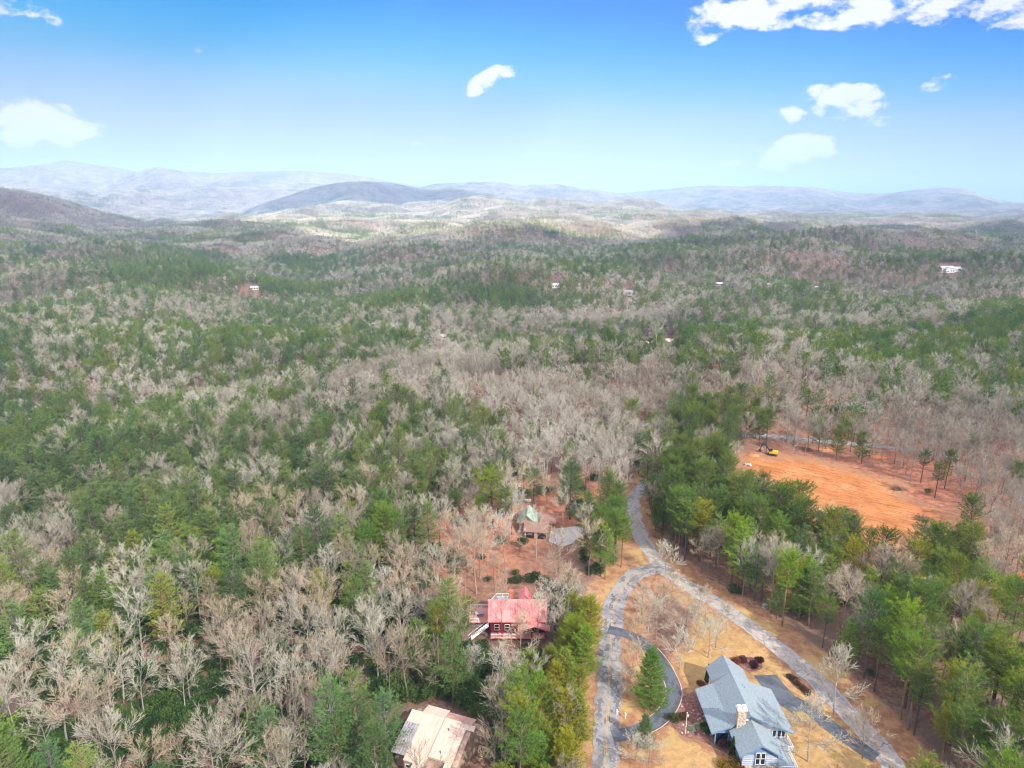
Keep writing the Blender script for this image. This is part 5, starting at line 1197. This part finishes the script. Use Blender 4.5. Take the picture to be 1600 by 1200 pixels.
# ---------------------------------------------------------------- tan-roofed house
def tan_house():
    gx, gy = -20.0, 115.1; z = hz(-14, 109); o = thing('tan_house', 'house under broad tan metal roofs at the bottom edge of the picture', 'house', (gx, gy, z), math.radians(-20))
    # local x along the ridge, local y negative towards the camera
    w = MB(); w.box(.5, 13.2, -7.6, 2.4, -1.5, 3.6); w.prism([(-7.6, 3.6), (2.4, 3.6), (2.4, 5.0), (0, 6.2)], .5, 13.2, axis='x'); w.build('wall', M_tanwall, o)
    def slab(name, x0, x1, y0, y1, z0, z1, m, t=.12, parent=o):
        b = MB(); b.slab([(x0, y0, z0), (x0, y1, z1), (x1, y1, z1), (x1, y0, z0)], t); return b.build(name, m, parent)
    def zz(y): return 6.5 + y * .30
    r = slab('roof', 0, 2.9, -2.4, 0, zz(-2.4), zz(0), M_tanroof); slab('roof', 2.9, 7.4, -9.4, 0, zz(-9.4), zz(0), M_tanroof)
    slab('roof', 7.4, 10.9, -7.8, 0, zz(-7.8) + .30, zz(0) + .30, M_tanroof, t=.4); slab('roof', 10.9, 12.2, -11.2, 0, zz(-11.2), zz(0), M_tanroof)
    slab('roof', 5.0, 7.4, -10.4, -9.4, zz(-10.4), zz(-9.4), M_tanroof)
    slab('roof', 12.2, 13.8, -1.0, 0, zz(-1), zz(0), M_tanroof)
    slab('roof', 2.2, 7.0, 2.9, .05, 5.9, 6.45, M_tanroof); slab('roof', 7.0, 12.8, 2.7, .05, 5.7, 6.4, M_rust)
    rc = MB(); rc.prism([(-.22, 6.38), (0, 6.62), (.22, 6.38)], -.05, 13.8, 'x'); rc.build('ridge_cap', M_tanroof, o)
    for i in range(5): slab('roof_panel', .02 + i * .57, .50 + i * .57, -8.6, -2.43, zz(-8.6) - .03, zz(-2.43) - .03, M_bluepanel, .06)
    fr = MB()
    for i in range(6):
        x = -.04 + i * .57; fr.slab([(x, -8.6, zz(-8.6) + .02), (x, -2.4, zz(-2.4) + .02), (x + .045, -2.4, zz(-2.4) + .02), (x + .045, -8.6, zz(-8.6) + .02)], .1)
    fr.build('panel_batten', M_tanroof, o); sm = MB()
    for i in range(18):
        x = 3.1 + i * .6
        if 7.3 < x < 7.5: continue
        raised = .30 if 7.4 < x < 10.9 else 0; y1 = -9.3 if x < 7.4 else (-7.7 if x < 10.9 else (-11 if x < 12.2 else -.9)); sm.tube([(x, y1, zz(y1) + raised + .015), (x, -.1, zz(-.1) + raised + .015)], .028, 3, cap=False)
    sm.build('roof_seam', M_tanroof, r)
    for x, y in ((9.1, -2.2), (9.4, -6.6)): v = MB(); v.tube([(x, y, zz(y)), (x, y, zz(y) + .75)], .10, 8); v.build('vent_pipe', M_dark, o)
    f = MB(); f.box(3.0, 8.4, -9.3, -7.6, -1.5, 3.4); f.build('bay_wall', M_tanwall, o)
    for x in (3.9, 5.0, 7.3): window(o, x, -9.3, 1.4, .85, 1.4)
    p = MB(); p.box(7.9, 12.4, -12.6, -7.6, 1.0, 1.15); p.build('deck', M_reddeck, o); railing(o, [(8, -9.4), (8, -12.5), (12.3, -12.5), (12.3, -8)], 1.15)
tan_house()

# ---------------------------------------------------------------- green-roofed house with garage
def green_house():
    x, y, _ = P(838, 838); z = hz(x, y); o = thing('green_house', 'house with pale green roof and brown-roofed garage by a concrete driveway', 'house', (x, y, z), math.radians(-8))
    w = MB(); w.box(-6.2, -1.0, 3.4, 10, 0, 3.2); w.prism([(-6.2, 3.2), (-1, 3.2), (-3.6, 5.6)], 3.4, 10); w.build('wall', M_tanwall, o)
    roof_prism('roof', [(-6.9, 2.9), (-3.6, 6.0), (-.2, 2.9)], 2.7, 10.6, M_greenroof, o)
    g = MB(); g.box(-3.6, 3.6, -1.6, 3.3, 0, 2.7); g.prism([(-1.6, 2.7), (3.3, 2.7), (.9, 4.4)], -3.6, 3.6, axis='x'); g.build('garage_wall', M_tanwall, o)
    roof_prism('garage_roof', [(-2.2, 2.6), (.9, 4.8), (3.35, 3.0)], -4.0, 4.0, M_brownroof, o, axis='x')
    for xx in (-1.9, 1.9): d = MB(); d.box(xx - 1.35, xx + 1.35, -1.66, -1.6, .05, 2.3); d.build('garage_door', M_dark, o)
    r = roof_prism('roof', [(2.4, 3.4), (6.0, 5.4), (9.0, 3.2)], -1.2, 4.2, M_brownroof, o, axis='x'); r.location = (1.9, 1.5, -.4)
green_house()
x, y, z = P(825, 784); b = MB(); b.tube([(-1.1, 0, .55), (1.1, 0, .55)], .5, 10); q = b.build('tank', M_trim); q.location = (x, y, z); tag(q, 'small white rounded tank in the litter beyond the green-roofed house', 'tank')
x, y, z = P(775, 860)
for k in range(4): b = MB(); b.tube([(-1.2, k * .35, .3 + .2 * (k % 2)), (1.3, k * .35 + .2, .3)], .22, 6); q = b.build('cut_log', M_pinebark); q.location = (x, y, z); tag(q, 'dark cut log on the red litter, %s in the small heap' % ('nearest', 'second nearest', 'third nearest', 'farthest')[k], 'log', 'cut logs in a heap on the red litter')

# ---------------------------------------------------------------- far houses
def cottage(px, py, w, d, h, wallm, roofm, label, rz=0., wing=None, name='cottage', cat='house', nw=3):
    x, y, z = P(px, py); o = thing(name, label, cat, (x, y, z), rz)
    b = MB(); b.box(-w / 2, w / 2, -d / 2, d / 2, -1, h); b.prism([(-d / 2, h), (d / 2, h), (0, h + d * .28)], -w / 2, w / 2, axis='x'); b.build('wall', wallm, o)
    roof_prism('roof', [(-d / 2 - .6, h - .15), (0, h + d * .33), (d / 2 + .6, h - .15)], -w / 2 - .6, w / 2 + .6, roofm, o, axis='x', t=.25)
    for i in range(nw): window(o, -w / 2 + (i + .5) * w / nw, -d / 2, 1.0 if h < 4 else 1.2, w / nw * .42, 1.5 if h < 5 else 2.2, mull=False)
    if wing:
        wx, ww, wd = wing; b = MB(); b.box(wx - ww / 2, wx + ww / 2, -d / 2 - wd, -d / 2 - .02, -1, h * .9); b.prism([(wx - ww / 2, h * .9), (wx + ww / 2, h * .9), (wx, h * .9 + ww * .32)], -d / 2 - wd, -d / 2 - .02); b.build('wing', wallm, o)
        roof_prism('wing_roof', [(wx - ww / 2 - .5, h * .9 - .2), (wx, h * .9 + ww * .37), (wx + ww / 2 + .5, h * .9 - .2)], -d / 2 - wd - .5, -d / 2 + .6, roofm, o, t=.25); window(o, wx, -d / 2 - wd, 1.2, ww * .35, 1.8, mull=False)
M_cream = mat('cream_siding', (.48, .41, .32), var=.06); M_palegrey = mat('pale_roof', (.40, .39, .39), var=.06); M_brownwall = mat('brown_siding', (.30, .16, .09), var=.1)
cottage(1478, 425, 24, 10, 7, M_white, M_palegrey, 'large white house on the far hillside at the right', .12, (-4, 8, 5), nw=6)
cottage(1494, 424, 12, 9, 5, M_white, M_palegrey, 'white annexe right of the large white hillside house', .1)
cottage(867, 449, 11, 7, 3.5, M_white, M_palegrey, 'small white house in the middle distance beside dark evergreens', .3)
cottage(982, 460, 13, 8, 3.5, M_cream, M_greyroof, 'cream house half hidden in the winter woods, middle distance', -.4, (3, 5, 4))
cottage(1012, 541, 6.5, 6, 4, M_brownwall, M_tanroof, 'tan-roofed cabin on the wooded ridge, left of two', .5)
cottage(1046, 541, 8, 7, 6, M_cream, M_tanroof, 'taller cream house on the wooded ridge, right of two', -.2)
cottage(1201, 450, 6, 6, 6, M_white, M_palegrey, 'narrow white house on the far side of the valley', .1, nw=1)
cottage(1277, 452, 14, 7, 3, M_cream, M_palegrey, 'low cream building in the woods right of the narrow white house')
cottage(1126, 446, 18, 7, 3, M_tanwall, M_palegrey, 'long low building in the valley woods', .05)
cottage(1382, 460, 12, 8, 4, M_cream, M_greyroof, 'grey-roofed cream house in the woods on the right', -.3)
cottage(398, 452, 12, 7, 3, M_cream, M_greyroof, 'grey-roofed cream house on a bare patch in the woods at the left', .25)
cottage(690, 529, 10, 6, 3, M_cream, M_palegrey, 'low pale building among trees, left of centre')
cottage(1344, 640, 9.5, 5, 3, M_white, M_palegrey, 'white building half hidden by trees beyond the clay clearing', -.1)
cottage(1316, 640, 5, 4, 2.6, M_white, M_palegrey, 'small white shed left of the white building beyond the clearing', -.1, nw=1)

# ---------------------------------------------------------------- excavator in the clearing
def excavator():
    x, y, z = P(1207, 711); o = thing('excavator', 'yellow excavator with black cab at the upper edge of the clay clearing', 'excavator', (x, y, z), math.radians(150))
    Y = mat('yellow_machine_paint', (.70, .40, .02), rough=.45, spec=.5); K = mat('black_steel', (.03, .03, .03), rough=.6)
    for s in (-1, 1):
        t = MB(); t.prism([(-1.9, .25), (-1.6, 0), (1.6, 0), (1.9, .25), (1.9, .6), (1.6, .85), (-1.6, .85), (-1.9, .6)], s * 1.15 - .28, s * 1.15 + .28); t.build('track', K, o)
    b = MB(); b.prism([(-2.0, 1.0), (1.4, 1.0), (1.4, 1.6), (.4, 1.9), (-1.6, 2.1), (-2.0, 1.9)], -1.25, 1.25); b.build('body', Y, o)
    c = MB(); c.prism([(.1, 1.62), (1.5, 1.62), (1.5, 2.2), (1.2, 2.95), (.1, 2.95)], .25, 1.2); cb = c.build('cab', K, o); g = MB(); g.box(.3, 1.1, .22, .25, 2.1, 2.8); g.build('window', M_dark, cb)
    m = MB(); m.tube([(1.2, -.3, 1.6), (3.2, -.3, 4.0), (4.6, -.3, 4.2)], [.28, .30, .22], 6); m.build('boom', K, o); a = MB(); a.tube([(4.5, -.3, 4.4), (5.4, -.3, 1.6)], [.24, .16], 6); a.build('arm', K, o)
    k = MB(); k.prism([(5.0, 1.5), (5.8, 1.6), (5.9, .9), (5.2, .5), (4.7, .9)], -.8, .2); k.build('bucket', K, o)
excavator()
for k, (a, b) in enumerate(((1166, 727), (1171, 728))):
    x, y, z = P(a, b); m = MB(); m.blob((0, 0, .4), 1.0, .8, .7, rng, 8, 6, .25); q = m.build('boulder', M_rock); q.location = (x, y, z); tag(q, ('pale boulder at the left corner of the clay clearing', 'second pale boulder right beside it at the clearing corner')[k], 'boulder')
M_brush = mat('cut_brush', (.20, .12, .07), var=.4, scale=2)
for k, (a, b, R) in enumerate(((1190, 694, 3.0), (1260, 704, 2.4), (1440, 812, 2.6), (1330, 800, 2.0), (1400, 765, 1.6))):
    rng = random.Random(60 + k); x, y, z = P(a, b); m = MB()
    for _ in range(110):
        q = Vector((rng.gauss(0, R * .5), rng.gauss(0, R * .4), abs(rng.gauss(0, .45)))); v = Vector((rng.gauss(0, 1), rng.gauss(0, 1), rng.gauss(0, .25))).normalized() * rng.uniform(.5, 1.6); m.tube([q - v, q + v], [.09, .03], 3, cap=False)
    q = m.build('brush_pile', M_brush); q.location = (x, y, z); tag(q, ('tangled brown brush pile behind the yellow excavator', 'brush pile on the upper rim of the clay clearing', 'brush pile near the right end of the clay clearing', 'low brush pile near the lower rim of the clay clearing', 'small scatter of sticks out on the clay')[k], 'brush pile')
M_spoil = mat('loose_orange_soil', (.44, .18, .07), var=.3, scale=.8, bump=1)
for k, (a, b, R) in enumerate(((1290, 703, 4.5), (1372, 715, 3.5), (1176, 712, 3.0))):
    rng = random.Random(80 + k); x, y, z = P(a, b); m = MB(); m.blob((0, 0, -.1), R, R * .7, .9, rng, 18, 8, .12); q = m.build('soil_mound', M_spoil); q.location = (x, y, z); q.data.shade_smooth()
    tag(q, ('orange soil mound among the trees above the clay clearing', 'orange soil mound near the narrow grey road', 'low soil mound left of the excavator')[k], 'soil mound')
# ---------------------------------------------------------------- labels of the trees that share one: tell them apart by their place where few share it
for lb, lst in list(used_labels.items()):
    if 2 <= len(lst) <= 9:
        lst.sort(key=lambda q: q[1])
        names = {2: ['left one of two', 'right one of two'], 3: ['leftmost of three', 'middle of three', 'rightmost of three']}.get(len(lst)) or ['leftmost of ' + str(len(lst))] + [ORD[i].strip() + ' from left' for i in range(1, len(lst) - 1)] + ['rightmost of ' + str(len(lst))]
        for (o, _, _), nm in zip(lst, names): full = lb + ', ' + nm; o['label'] = full if len(full.split()) <= 16 else full.replace(' the ', ' ', 1)
# ---------------------------------------------------------------- haze
bm = MB(); bm.box(-26000, 26000, -26000, 26000, -140, 760)
mh = bpy.data.materials.new('haze'); mh.use_nodes = True; n, l = mh.node_tree.nodes, mh.node_tree.links; n.clear()
o_ = N(n, 'ShaderNodeOutputMaterial'); pv = N(n, 'ShaderNodeVolumePrincipled'); pv.inputs['Color'].default_value = (.46, .67, 1.0, 1); pv.inputs['Density'].default_value = 1.25e-4; pv.inputs['Anisotropy'].default_value = -.15
l.new(pv.outputs[0], o_.inputs['Volume'])
HZ = tag(bm.build('haze', mh), 'pale blue air over the whole land', kind='stuff')
